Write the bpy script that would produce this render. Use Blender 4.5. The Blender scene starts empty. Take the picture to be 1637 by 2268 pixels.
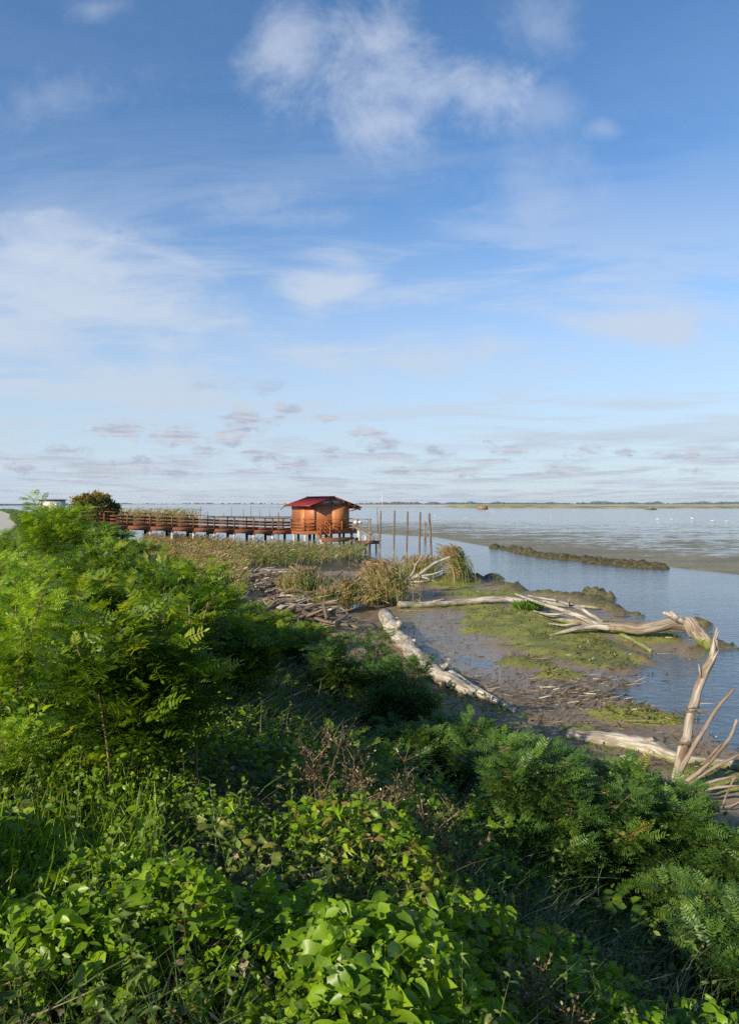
import bpy, math, random
import numpy as np
from mathutils import Vector, Matrix

rng = np.random.default_rng(7)
random.seed(7)
PI = math.pi
R = math.radians
S = bpy.context.scene
COL = S.collection

# ------------------------------------------------------------------ camera
F, CX, HOR, CZ = 1575.0, 818.5, 1115.5, 4.0      # focal length in units of a 1637 x 2268 frame; horizon row; eye height
cam_d = bpy.data.cameras.new("camera")
cam = bpy.data.objects.new("camera", cam_d)
COL.objects.link(cam)
cam.location = (0, 0, CZ)
cam.rotation_euler = (PI / 2, 0, 0)
cam_d.sensor_fit = 'VERTICAL'
cam_d.sensor_height = 36.0
cam_d.lens = 36.0 * F / 2268.0
cam_d.shift_y = -(1134.0 - HOR) / 2268.0
cam_d.clip_start = 0.05
cam_d.clip_end = 30000
S.camera = cam

# ------------------------------------------------------------------ light
SUN_EL, SUN_AZ = R(25), R(225)                     # sun behind the left shoulder
S.view_settings.view_transform = 'Standard'
S.view_settings.look = 'None'
S.view_settings.gamma = 1
S.cycles.use_denoising = False          # keeps the fine leaves crisp
S.view_settings.exposure = 0.62
sund = bpy.data.lights.new("sun", 'SUN')
sund.energy = 5.0
sund.angle = R(0.5)
sund.color = (1.0, 0.88, 0.68)
sun = bpy.data.objects.new("sun", sund)
COL.objects.link(sun)
sdir = Vector((math.sin(SUN_AZ) * math.cos(SUN_EL), math.cos(SUN_AZ) * math.cos(SUN_EL), math.sin(SUN_EL)))
sun.rotation_euler = sdir.to_track_quat('Z', 'Y').to_euler()
sun.location = (-30, -30, 30)


class NT:
    """small helper that writes shader nodes"""
    def __init__(self, tree):
        self.t = tree
        self.l = tree.links

    def node(self, kind, **kw):
        n = self.t.nodes.new(kind)
        for k, v in kw.items():
            setattr(n, k, v)
        return n

    def put(self, sock, v):
        if v is None:
            return
        if isinstance(v, bpy.types.NodeSocket):
            self.l.new(v, sock)
        else:
            if sock.type == 'RGBA' and not isinstance(v, (int, float)) and len(v) == 3:
                v = (*v, 1)
            sock.default_value = v

    def m(self, op, a, b=None, c=None, clamp=False):
        n = self.node('ShaderNodeMath', operation=op, use_clamp=clamp)
        for i, v in enumerate((a, b, c)):
            self.put(n.inputs[i], v)
        return n.outputs[0]

    def mix(self, f, a, b, blend='MIX'):
        n = self.node('ShaderNodeMix', data_type='RGBA', blend_type=blend)
        self.put(n.inputs['Factor'], f)
        self.put(n.inputs[6], a)
        self.put(n.inputs[7], b)
        return n.outputs[2]

    def noise(self, vec, scale, detail=4, rough=0.55, dist=0.0, lac=2.0):
        n = self.node('ShaderNodeTexNoise')
        self.put(n.inputs['Vector'], vec)
        n.inputs['Scale'].default_value = scale
        n.inputs['Detail'].default_value = detail
        n.inputs['Roughness'].default_value = rough
        n.inputs['Distortion'].default_value = dist
        n.inputs['Lacunarity'].default_value = lac
        return n.outputs['Fac']

    def ss(self, v, a, b, to0=0.0, to1=1.0):
        n = self.node('ShaderNodeMapRange', interpolation_type='SMOOTHSTEP')
        self.put(n.inputs[0], v)
        n.inputs[1].default_value = a
        n.inputs[2].default_value = b
        n.inputs[3].default_value = to0
        n.inputs[4].default_value = to1
        return n.outputs[0]

    def comb(self, x, y, z):
        n = self.node('ShaderNodeCombineXYZ')
        for i, v in enumerate((x, y, z)):
            self.put(n.inputs[i], v)
        return n.outputs[0]

    def sep(self, v):
        n = self.node('ShaderNodeSeparateXYZ')
        self.put(n.inputs[0], v)
        return n.outputs

    def vmul(self, v, s):
        n = self.node('ShaderNodeVectorMath', operation='MULTIPLY')
        self.put(n.inputs[0], v)
        n.inputs[1].default_value = s
        return n.outputs[0]

    def attr(self, name, out='Fac'):
        n = self.node('ShaderNodeAttribute', attribute_name=name)
        return n.outputs[out]

    def ramp(self, f, stops):
        n = self.node('ShaderNodeValToRGB')
        cr = n.color_ramp
        while len(cr.elements) < len(stops):
            cr.elements.new(0.5)
        for e, (p, c) in zip(cr.elements, stops):
            e.position = p
            e.color = (*c, 1)
        self.put(n.inputs[0], f)
        return n.outputs[0]

    def bump(self, h, strength=0.5, dist=0.02, normal=None):
        n = self.node('ShaderNodeBump')
        n.inputs['Strength'].default_value = strength
        n.inputs['Distance'].default_value = dist
        self.put(n.inputs['Height'], h)
        if normal is not None:
            self.put(n.inputs['Normal'], normal)
        return n.outputs[0]


# ------------------------------------------------------------------ sky
world = bpy.data.worlds.new("World")
S.world = world
world.use_nodes = True
nt = world.node_tree
nt.nodes.clear()
w = NT(nt)
sky = w.node('ShaderNodeTexSky', sky_type='NISHITA')
sky.sun_disc = False
sky.sun_elevation = SUN_EL
sky.sun_rotation = SUN_AZ
sky.altitude = 0
sky.air_density = 1.0
sky.dust_density = 0.15
sky.ozone_density = 4.0
tc = w.node('ShaderNodeTexCoord')
d = tc.outputs['Generated']
dx, dy, dz = w.sep(d)
# points on flat cloud layers
zz = w.m('ADD', w.m('MAXIMUM', dz, 0.0), 0.035)
cxx = w.m('DIVIDE', dx, zz)
cyy = w.m('DIVIDE', dy, zz)
# bearings of the single clouds, as slopes of the view direction to the north
dyp = w.m('MAXIMUM', dy, 0.02)
bu = w.m('DIVIDE', dx, dyp)
bv = w.m('DIVIDE', dz, dyp)
north = w.ss(dy, 0.05, 0.3)
bn = w.noise(w.comb(bu, bv, 0.0), 6.0, 8, 0.66, 0.5)
bn2 = w.noise(w.comb(bu, bv, 3.7), 20.0, 8, 0.70, 0.35)


def blob(u0, v0, ru, rv, tilt=0.0):
    du = w.m('SUBTRACT', bu, u0)
    dv = w.m('SUBTRACT', bv, v0)
    if tilt:
        dv = w.m('SUBTRACT', dv, w.m('MULTIPLY', du, tilt))
    a = w.m('POWER', w.m('DIVIDE', du, ru), 2.0)
    b = w.m('POWER', w.m('DIVIDE', dv, rv), 2.0)
    return w.m('SUBTRACT', 1.0, w.m('SQRT', w.m('ADD', a, b)))


def bmax(lst):
    r = lst[0]
    for q in lst[1:]:
        r = w.m('MAXIMUM', r, q)
    return r


def px(x, y, rx, ry, t=0.0):
    return blob((x - CX) / F, (HOR - y) / F, rx / F, ry / F, t)


big = bmax([px(900, 190, 330, 150, -0.05), px(650, 130, 150, 140), px(840, 70, 150, 110), px(850, 265, 170, 110), px(1040, 190, 180, 110)])
wisp = bmax([px(1210, 240, 110, 80), px(1200, 50, 120, 110), px(1330, 285, 60, 30), px(90, 220, 230, 80, 0.1), px(560, 445, 170, 50, 0.15), px(700, 480, 160, 40), px(210, 20, 90, 40), px(1180, 420, 200, 120)])
nz = w.m('ADD', w.m('MULTIPLY', w.m('SUBTRACT', bn, 0.5), 2.6), w.m('MULTIPLY', w.m('SUBTRACT', bn2, 0.5), 0.9))
bigd = w.m('MULTIPLY', w.ss(w.m('ADD', big, nz), -0.08, 1.3), 0.70)
bigd = w.m('MAXIMUM', bigd, w.m('MULTIPLY', w.ss(w.m('ADD', wisp, nz), -0.1, 1.25), 0.30))
soft = bmax([px(170, 650, 420, 160, -0.15), px(0, 720, 420, 130), px(720, 650, 150, 90, 0.2), px(1400, 720, 260, 60, -0.2), px(900, 800, 420, 60), px(300, 850, 420, 80)])
bn3 = w.noise(w.vmul(w.comb(bu, bv, 1.3), (1.0, 2.6, 1.0)), 6.0, 7, 0.6, 0.6)
softd = w.m('MULTIPLY', w.ss(w.m('ADD', soft, w.m('MULTIPLY', w.m('SUBTRACT', bn3, 0.5), 3.0)), -0.15, 1.1), 0.85)
# high cirrus veil in long streaks
cir = w.noise(w.vmul(w.comb(w.m('ADD', cxx, w.m('MULTIPLY', cyy, 0.35)), cyy, 0.0), (0.50, 0.95, 1.0)), 1.5, 10, 0.64, 0.45)
cir2 = w.noise(w.vmul(w.comb(cxx, cyy, 5.0), (0.10, 0.16, 1.0)), 1.6, 4, 0.5, 0.4)
veil = w.ss(bv, 0.58, 0.12)
left = w.ss(bu, 0.55, -0.5)
cd = w.m('MULTIPLY', w.ss(w.m('ADD', cir, w.m('MULTIPLY', w.m('SUBTRACT', cir2, 0.5), 0.9)), 0.42, 0.63), w.m('ADD', 0.06, w.m('MULTIPLY', veil, w.m('ADD', 0.66, w.m('MULTIPLY', left, 0.25)))))
# even milky veil towards the horizon
low = w.m('MULTIPLY', w.ss(bv, 0.46, 0.0), 0.84)
dens = w.m('MAXIMUM', bigd, softd)
dens = w.m('SUBTRACT', 1.0, w.m('MULTIPLY', w.m('MULTIPLY', w.m('SUBTRACT', 1.0, w.m('MULTIPLY', dens, north)), w.m('SUBTRACT', 1.0, cd)), w.m('SUBTRACT', 1.0, low)))
# small flat-bottomed cumulus low down
cum = w.noise(w.vmul(w.comb(cxx, cyy, 9.0), (1.0, 0.62, 1.0)), 0.95, 7, 0.5, 0.15)
cumv = w.noise(w.vmul(w.comb(cxx, w.m('ADD', cyy, 0.16), 9.0), (1.0, 0.62, 1.0)), 0.95, 7, 0.5, 0.15)
band = w.m('MULTIPLY', w.ss(bv, 0.20, 0.12), 1.0)
bn4 = w.noise(w.vmul(w.comb(bu, bv, 8.1), (1.0, 1.7, 1.0)), 30.0, 8, 0.62, 0.3)
handset = bmax([px(590, 852, 70, 22), px(470, 848, 50, 18), px(965, 805, 50, 24), px(265, 957, 62, 24), px(380, 962, 66, 24), px(545, 930, 72, 24), px(525, 968, 66, 26),
                px(640, 910, 52, 18), px(710, 926, 46, 14), px(800, 960, 62, 18), px(848, 990, 44, 18), px(1130, 998, 75, 20), px(1275, 1002, 44, 16), px(1500, 1010, 60, 14), px(1540, 1042, 70, 12), px(1240, 1045, 60, 12), px(470, 1000, 50, 16), px(735, 1000, 50, 14), px(400, 1050, 60, 12), px(1020, 1052, 60, 12), px(150, 1000, 50, 14), px(1385, 1000, 50, 14),
                px(575, 1008, 40, 20), px(970, 1003, 36, 14), px(40, 1036, 60, 14), px(655, 1030, 60, 18), px(880, 1040, 70, 14), px(300, 1025, 50, 16)])
hd = w.ss(w.m('ADD', handset, w.m('ADD', w.m('MULTIPLY', w.m('SUBTRACT', bn4, 0.5), 4.2), w.m('MULTIPLY', w.m('SUBTRACT', bn, 0.5), 2.0))), -0.1, 1.0)
cumd = w.m('MULTIPLY', w.m('MAXIMUM', w.m('MULTIPLY', w.m('MULTIPLY', w.ss(cum, 0.47, 0.64), w.ss(bv, 0.115, 0.06)), 0.75), w.m('MULTIPLY', hd, north)), w.m('MULTIPLY', band, 0.78))
cloudcol = w.mix(w.ss(bv, 0.45, 0.0), (0.40, 0.45, 0.54), (0.365, 0.435, 0.515))
bg1 = w.node('ShaderNodeBackground')
hsv = w.node('ShaderNodeHueSaturation')
hsv.inputs['Saturation'].default_value = 1.1
w.put(hsv.inputs['Color'], sky.outputs[0])
w.put(bg1.inputs[0], hsv.outputs[0])
bg1.inputs[1].default_value = 0.114
bg2 = w.node('ShaderNodeBackground')
w.put(bg2.inputs[0], cloudcol)
bg2.inputs[1].default_value = 1.0
bg3 = w.node('ShaderNodeBackground')
w.put(bg3.inputs[0], w.mix(w.ss(w.m('SUBTRACT', cum, cumv), -0.03, 0.05), (0.255, 0.285, 0.355), (0.40, 0.395, 0.43)))
bg3.inputs[1].default_value = 1.0
ms = w.node('ShaderNodeMixShader')
w.put(ms.inputs[0], dens)
w.l.new(bg1.outputs[0], ms.inputs[1])
w.l.new(bg2.outputs[0], ms.inputs[2])
ms2 = w.node('ShaderNodeMixShader')
w.put(ms2.inputs[0], cumd)
w.l.new(ms.outputs[0], ms2.inputs[1])
w.l.new(bg3.outputs[0], ms2.inputs[2])
wo = w.node('ShaderNodeOutputWorld')
w.l.new(ms2.outputs[0], wo.inputs[0])


# ------------------------------------------------------------------ measuring
def G(x, y, z=0.0):
    """point at height z seen at (x, y) in a 1637 x 2268 frame"""
    D = F * (CZ - z) / (y - HOR)
    return np.array(((x - CX) / F * D, D, z))


def AT(x, y, D):
    return np.array(((x - CX) / F * D, D, CZ - (y - HOR) / F * D))


# ------------------------------------------------------------------ noise
def _h(ix, iy, seed):
    n = (ix * 374761393 + iy * 668265263 + seed * 144269504) & 0xffffffff
    n = ((n ^ (n >> 13)) * 1274126177) & 0xffffffff
    n = n ^ (n >> 16)
    return (n & 0xffff) / 65535.0


def vn(x, y, seed=0):
    x = np.asarray(x, float); y = np.asarray(y, float)
    ix = np.floor(x).astype(np.int64); iy = np.floor(y).astype(np.int64)
    fx = x - ix; fy = y - iy
    fx = fx * fx * (3 - 2 * fx); fy = fy * fy * (3 - 2 * fy)
    a = _h(ix, iy, seed); b = _h(ix + 1, iy, seed); c = _h(ix, iy + 1, seed); e = _h(ix + 1, iy + 1, seed)
    return (a + (b - a) * fx) * (1 - fy) + (c + (e - c) * fx) * fy


def fbm(x, y, o=4, seed=0, g=0.5):
    t = 0; a = 1.0; s = 0
    for i in range(o):
        t = t + a * vn(x, y, seed + i * 17); s += a
        x = x * 2.03 + 3.1; y = y * 2.03 + 1.7; a *= g
    return t / s - 0.5


def sst(v, a, b):
    t = np.clip((v - a) / (b - a), 0, 1)
    return t * t * (3 - 2 * t)


# ------------------------------------------------------------------ building helpers
def tag(o, label=None, cat=None, group=None, kind=None):
    if label: o['label'] = label
    if cat: o['category'] = cat
    if group: o['group'] = group
    if kind: o['kind'] = kind
    return o


def empty(name, loc=(0, 0, 0), rz=0.0, label=None, cat=None, group=None):
    o = bpy.data.objects.new(name, None)
    o.empty_display_size = 0.2
    o.location = loc
    o.rotation_euler = (0, 0, rz)
    COL.objects.link(o)
    return tag(o, label, cat, group)


def mesh_obj(name, V, Fs, mat=None, parent=None, attrs=None, smooth=False):
    """V (n,3); Fs list of index arrays (m,k)"""
    V = np.asarray(V, np.float32)
    me = bpy.data.meshes.new(name)
    me.vertices.add(len(V))
    me.vertices.foreach_set('co', V.ravel())
    Fs = [np.asarray(f, np.int32) for f in Fs if len(f)]
    loops = np.concatenate([f.ravel() for f in Fs])
    tot = np.concatenate([np.full(len(f), f.shape[1], np.int32) for f in Fs])
    st = np.concatenate([[0], np.cumsum(tot)[:-1]]).astype(np.int32)
    me.loops.add(len(loops))
    me.loops.foreach_set('vertex_index', loops)
    me.polygons.add(len(tot))
    me.polygons.foreach_set('loop_start', st)
    me.polygons.foreach_set('loop_total', tot)
    if smooth:
        me.polygons.foreach_set('use_smooth', np.ones(len(tot), bool))
    for k, a in (attrs or {}).items():
        a = np.asarray(a, np.float32)
        if a.ndim == 1:
            at = me.attributes.new(k, 'FLOAT', 'POINT')
            at.data.foreach_set('value', a)
        else:
            at = me.attributes.new(k, 'FLOAT_VECTOR', 'POINT')
            at.data.foreach_set('vector', a.ravel())
    me.update(calc_edges=True)
    if mat: me.materials.append(mat)
    o = bpy.data.objects.new(name, me)
    COL.objects.link(o)
    if parent: o.parent = parent
    return o


class MB:
    """collects boxes, bars, tubes into one mesh"""
    def __init__(self):
        self.V = []; self.F = {}; self.n = 0; self.A = []

    def add(self, V, Fs, grain=None):
        V = np.asarray(V, float)
        for f in Fs:
            f = np.asarray(f, int)
            if f.size:
                self.F.setdefault(f.shape[1], []).append(f + self.n)
        self.V.append(V)
        self.A.append(np.asarray(grain if grain is not None else V, float))
        self.n += len(V)

    def box(self, x0, x1, y0, y1, z0, z1):
        v = [(x, y, z) for x in (x0, x1) for y in (y0, y1) for z in (z0, z1)]
        f = [(0, 1, 3, 2), (4, 6, 7, 5), (0, 4, 5, 1), (2, 3, 7, 6), (0, 2, 6, 4), (1, 5, 7, 3)]
        self.add(v, [f])

    def bar(self, a, b, wd, ht, up=(0, 0, 1)):
        a = Vector(a); b = Vector(b); dd = (b - a); L = dd.length; dd.normalize()
        u = Vector(up)
        s = dd.cross(u)
        if s.length < 1e-4: s = dd.cross(Vector((1, 0, 0)))
        s.normalize(); u = s.cross(dd)
        v = []; g = []
        for t in (0, 1):
            for i in (-1, 1):
                for j in (-1, 1):
                    p = (a if t == 0 else b) + s * (i * wd / 2) + u * (j * ht / 2)
                    v.append(p); g.append((i * wd / 2 + a.x, j * ht / 2 + a.z, t * L + a.y))
        f = [(0, 1, 3, 2), (4, 6, 7, 5), (0, 4, 5, 1), (2, 3, 7, 6), (0, 2, 6, 4), (1, 5, 7, 3)]
        self.add(v, [f], g)

    def tube(self, pts, radii, sides=8, rough=0.0, seed=0, cap=True):
        V, Fs, g = tube(pts, radii, sides, rough, seed, cap)
        self.add(V, Fs, g)

    def build(self, name, mat, parent=None, smooth=False):
        V = np.concatenate(self.V)
        return mesh_obj(name, V, [np.concatenate(f) for f in self.F.values()], mat, parent, {'grain': np.concatenate(self.A)}, smooth)


def catmull(pts, n):
    P = np.asarray(pts, float)
    if len(P) < 3:
        t = np.linspace(0, 1, n)[:, None]
        return P[0] + (P[-1] - P[0]) * t
    Q = np.vstack([2 * P[0] - P[1], P, 2 * P[-1] - P[-2]])
    u = np.linspace(0, len(P) - 1 - 1e-6, n)
    i = u.astype(int); t = (u - i)[:, None]
    p0, p1, p2, p3 = Q[i], Q[i + 1], Q[i + 2], Q[i + 3]
    return 0.5 * (2 * p1 + (p2 - p0) * t + (2 * p0 - 5 * p1 + 4 * p2 - p3) * t ** 2 + (3 * p1 - p0 - 3 * p2 + p3) * t ** 3)


def tube(pts, radii, sides=8, rough=0.0, seed=0, cap=True):
    P = np.asarray(pts, float); n = len(P)
    r = np.asarray(radii, float) * np.ones(n)
    T = np.gradient(P, axis=0)
    T /= np.linalg.norm(T, axis=1)[:, None] + 1e-9
    N = np.zeros_like(T)
    a = np.array((0.0, 0, 1)) if abs(T[0][2]) < 0.9 else np.array((1.0, 0, 0))
    v = a - T[0] * (a @ T[0]); N[0] = v / np.linalg.norm(v)
    for i in range(1, n):
        v = N[i - 1] - T[i] * (N[i - 1] @ T[i]); N[i] = v / (np.linalg.norm(v) + 1e-9)
    B = np.cross(T, N)
    th = np.linspace(0, 2 * PI, sides, endpoint=False)
    L = np.concatenate([[0], np.cumsum(np.linalg.norm(np.diff(P, axis=0), axis=1))])
    rr = r[:, None] * np.ones(sides)[None, :]
    if rough:
        rm = max(r.mean(), 1e-3)
        n1 = fbm(np.cos(th)[None, :] * 1.3 + L[:, None] * 0.35 / rm + seed * 3.3, np.sin(th)[None, :] * 1.3 + seed + L[:, None] * 0.2, 3, seed)
        n2 = fbm(np.cos(th)[None, :] * 4.5 + seed, np.sin(th)[None, :] * 4.5 + L[:, None] * 0.12 / rm, 2, seed + 5)
        n3 = fbm(np.cos(th)[None, :] * 7 + seed, np.sin(th)[None, :] * 7 + L[:, None] * 0.5, 2, seed + 9)
        rr = rr * (1 + rough * (0.75 * n1 + 0.6 * n2 + 0.45 * n3))
    V = P[:, None, :] + rr[:, :, None] * (np.cos(th)[None, :, None] * N[:, None, :] + np.sin(th)[None, :, None] * B[:, None, :])
    g = np.stack([rr * np.cos(th)[None, :], rr * np.sin(th)[None, :], L[:, None] * np.ones(sides)[None, :]], -1).reshape(-1, 3)
    g[:, 2] += seed * 7.3
    V = V.reshape(-1, 3)
    i = np.arange(n - 1)[:, None] * sides; j = np.arange(sides)[None, :]; k = (j + 1) % sides
    q = np.stack([i + j, i + k, i + sides + k, i + sides + j], -1).reshape(-1, 4)
    Fs = [q]
    if cap:
        for e, idx in ((0, 0), (1, n - 1)):
            c = P[idx] + T[idx] * (-1 if e == 0 else 1) * r[idx] * 0.12
            ci = len(V)
            V = np.vstack([V, c]); g = np.vstack([g, (0, 0, L[idx] + seed * 7.3)])
            ring = idx * sides + np.arange(sides)
            nx = idx * sides + (np.arange(sides) + 1) % sides
            Fs.append(np.stack([nx, ring, np.full(sides, ci)], -1) if e == 0 else np.stack([ring, nx, np.full(sides, ci)], -1))
    return V, Fs, g


def norm(v):
    return v / (np.linalg.norm(v, axis=-1, keepdims=True) + 1e-9)


def ribbons(base, dr, length, width, bend, segs=3, side=None, tip=0.1, w0=1.0):
    """many thin bent blades at once: (N,3) base, direction; bend (N,3) added as t^2"""
    N = len(base)
    t = np.linspace(0, 1, segs + 1)
    P = base[:, None, :] + dr[:, None, :] * (length[:, None] * t)[:, :, None] + bend[:, None, :] * (t ** 2)[None, :, None]
    if side is None:
        side = norm(np.cross(dr, rng.normal(size=(N, 3))))
    prof = w0 + (1 - w0) * np.minimum(t / 0.35, 1)
    prof = prof * np.where(t > 0.5, 1 - (t - 0.5) / 0.5 * (1 - tip), 1.0)
    hw = (width[:, None] * 0.5 * prof)[:, :, None] * side[:, None, :]
    V = np.stack([P - hw, P + hw], 2).reshape(N, -1, 3)
    k = 2 * (segs + 1)
    b = (np.arange(N) * k)[:, None, None]
    s = np.arange(segs)[None, :, None] * 2
    q = b + s + np.array([0, 1, 3, 2])[None, None, :]
    return V.reshape(-1, 3), q.reshape(-1, 4), k


def scatter(tV, tF, pos, dr, up, sc):
    """copies a small template (y along, z up) to many places"""
    dr = norm(dr)
    sd = norm(np.cross(dr, up))
    u = np.cross(sd, dr)
    sc = np.asarray(sc) * np.ones(len(pos))
    V = pos[:, None, :] + sc[:, None, None] * (tV[None, :, 0:1] * sd[:, None, :] + tV[None, :, 1:2] * dr[:, None, :] + tV[None, :, 2:3] * u[:, None, :])
    off = (np.arange(len(pos)) * len(tV))[:, None, None]
    Fs = [(np.asarray(f)[None] + off).reshape(-1, np.asarray(f).shape[1]) for f in tF]
    return V.reshape(-1, 3), Fs


class Soup:
    """collects scattered leaves / blades with a random value per leaf"""
    def __init__(self):
        self.V = []; self.F = {}; self.n = 0; self.r = []

    def add(self, V, Fs, r):
        for f in Fs:
            self.F.setdefault(f.shape[1], []).append(f + self.n)
        self.V.append(V); self.r.append(r); self.n += len(V)

    def leaves(self, tpl, pos, dr, up, sc, r):
        V, Fs = scatter(tpl[0], tpl[1], pos, dr, up, sc)
        self.add(V, Fs, np.repeat(r, len(tpl[0])))

    def blades(self, base, dr, length, width, bend, r, **kw):
        V, q, k = ribbons(base, dr, length, width, bend, **kw)
        self.add(V, [q], np.repeat(r, k))

    def build(self, name, mat, parent=None):
        V = np.concatenate(self.V)
        return mesh_obj(name, V, [np.concatenate(f) for f in self.F.values()], mat, parent, {'rnd': np.concatenate(self.r)})


# ------------------------------------------------------------------ materials
def mat(name):
    m = bpy.data.materials.new(name)
    m.use_nodes = True
    m.node_tree.nodes.clear()
    n = NT(m.node_tree)
    out = n.node('ShaderNodeOutputMaterial')
    return m, n, out


def princ(n, out, base, rough=0.6, normal=None, spec=0.5, metal=0.0, link=True):
    p = n.node('ShaderNodeBsdfPrincipled')
    n.put(p.inputs['Base Color'], base)
    n.put(p.inputs['Roughness'], rough)
    p.inputs['Specular IOR Level'].default_value = spec
    p.inputs['Metallic'].default_value = metal
    if normal is not None: n.put(p.inputs['Normal'], normal)
    if link: n.l.new(p.outputs[0], out.inputs[0])
    return p


def leaf_mat(name, stops, trans=0.3, tcol=1.5, rough=0.45, spec=0.35):
    m, n, out = mat(name)
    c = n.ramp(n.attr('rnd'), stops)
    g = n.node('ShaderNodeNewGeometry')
    v = n.noise(g.outputs['Position'], 9.0, 3, 0.6)
    c = n.mix(0.8, c, n.ramp(v, [(0.3, (0.6, 0.66, 0.6)), (0.7, (1.25, 1.2, 1.1))]), 'MULTIPLY')
    p = princ(n, out, c, rough, None, spec, link=False)
    t = n.node('ShaderNodeBsdfTranslucent')
    n.put(t.inputs[0], n.mix(1.0, c, (tcol * 1.15, tcol * 1.05, tcol * 0.5), 'MULTIPLY'))
    mx = n.node('ShaderNodeMixShader')
    mx.inputs[0].default_value = trans
    n.l.new(p.outputs[0], mx.inputs[1]); n.l.new(t.outputs[0], mx.inputs[2])
    n.l.new(mx.outputs[0], out.inputs[0])
    return m


def wood_mat(name, c1, c2, c3, scale=6.0, stretch=0.12, moss=None, mosstop=0.2, rough=0.75, mud=None, mudt=0.52, bump=0.5, crack=0.75):
    m, n, out = mat(name)
    g = n.attr('grain', 'Vector')
    gs = n.vmul(g, (1, 1, stretch))
    a = n.noise(gs, scale * 3.0, 6, 0.62, 0.4)
    b = n.noise(g, 1.6, 4, 0.6)
    fine = n.noise(n.vmul(g, (1, 1, 0.05)), scale * 9.0, 3, 0.6)
    c = n.mix(n.ss(b, 0.35, 0.68), c1, c2)
    c = n.mix(n.m('MULTIPLY', n.ss(a, 0.46, 0.62), crack), c, c3)
    c = n.mix(n.m('MULTIPLY', n.ss(fine, 0.5, 0.64), crack * 0.9), c, c3)
    geo = n.node('ShaderNodeNewGeometry')
    pos = geo.outputs['Position']
    if mud is not None:
        mn = n.noise(n.vmul(g, (1, 1, 0.5)), 2.3, 4, 0.6)
        c = n.mix(n.ss(mn, mudt, mudt + 0.07), c, mud)
    if moss is not None:
        z = n.sep(pos)[2]
        mn = n.noise(pos, 5.0, 4, 0.6)
        f = n.ss(n.m('ADD', z, n.m('MULTIPLY', n.m('SUBTRACT', mn, 0.5), mosstop * 1.6)), mosstop, mosstop * 0.25)
        c = n.mix(n.m('MULTIPLY', f, 0.92), c, n.mix(mn, moss, tuple(q * 1.9 for q in moss)))
    h = n.m('ADD', n.m('MULTIPLY', a, 0.6), n.m('MULTIPLY', fine, 0.4))
    princ(n, out, c, rough, n.bump(h, bump, 0.02), 0.3)
    return m


def plank_mat(name, c1, c2, pitch, axis, dark=(0.06, 0.02, 0.01), rough=0.5):
    """boards: a groove every pitch metres along one object axis, a tone per board"""
    m, n, out = mat(name)
    tcn = n.node('ShaderNodeTexCoord')
    o = tcn.outputs['Object']
    xyz = n.sep(o)
    q = n.m('DIVIDE', xyz[axis], pitch)
    fr = n.m('FRACT', q)
    fl = n.m('FLOOR', q)
    wn = n.node('ShaderNodeTexWhiteNoise', noise_dimensions='1D')
    n.put(wn.inputs['W'], fl)
    sc = [3.0, 3.0, 3.0]
    st = [2.0, 2.0, 2.0]; st[axis] = 34.0
    gr = n.noise(n.vmul(o, tuple(st)), 1.5, 5, 0.65, 0.3)
    c = n.mix(wn.outputs[0], c1, c2)
    c = n.mix(n.m('MULTIPLY', n.ss(gr, 0.45, 0.75), 0.55), c, tuple(v * 0.45 for v in c1))
    blot = n.noise(o, 1.3, 4, 0.6)
    c = n.mix(n.m('MULTIPLY', n.ss(blot, 0.5, 0.75), 0.35), c, tuple(v * 0.55 for v in c2))
    groove = n.m('MAXIMUM', n.ss(fr, 0.05, 0.0), n.ss(fr, 0.95, 1.0))
    c = n.mix(groove, c, dark)
    princ(n, out, c, rough, n.bump(n.m('SUBTRACT', n.m('MULTIPLY', gr, 0.3), groove), 0.5, 0.01), 0.4)
    return m


def plain_mat(name, c, rough=0.5, var=0.25, scale=8.0, metal=0.0, spec=0.4, grime=None):
    m, n, out = mat(name)
    tcn = n.node('ShaderNodeTexCoord')
    v = n.noise(tcn.outputs['Object'], scale, 5, 0.62)
    cc = n.mix(n.ss(v, 0.3, 0.7), tuple(q * (1 - var) for q in c), tuple(min(1, q * (1 + var)) for q in c))
    if grime:
        z = n.sep(n.node('ShaderNodeNewGeometry').outputs['Position'])[2]
        f = n.ss(n.m('ADD', z, n.m('MULTIPLY', n.m('SUBTRACT', v, 0.5), 0.3)), grime[0], grime[0] * 0.6)
        cc = n.mix(f, cc, grime[1])
    princ(n, out, cc, rough, n.bump(v, 0.25, 0.01), spec, metal)
    return m

# ================================================================== ground, mud and water
CY = np.array([-30, 0, 4, 10, 20, 35, 52, 77, 105, 140, 200]); CXX = np.array([9.0, 0.3, -1.2, -3.4, -7.2, -13.2, -20.8, -34, -48, -67, -100.])
FY = np.array([-30, 0, 8.7, 13.7, 17.3, 22, 30, 41, 60, 105, 200]); FX = np.array([17, 7.6, 4.5, 2.6, 0.8, -1.0, -4.2, -8.2, -18, -45, -97.])
EY = np.array([-30, 5, 8, 12, 14, 18, 20, 23, 25, 28.7, 30.8, 33.2, 36, 38, 43, 48.6, 55, 60, 70, 130, 200])
EX = np.array([20, 8.2, 7.3, 6.7, 7.2, 9.4, 10.0, 10.4, 9.4, 9.2, 8.0, 6.6, 5.4, 4.4, 1.2, -0.6, -4, -8, -18, -75, -120.])


def crest(y): return np.interp(y, CY, CXX)
def foot(y): return np.interp(y, FY, FX)


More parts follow.
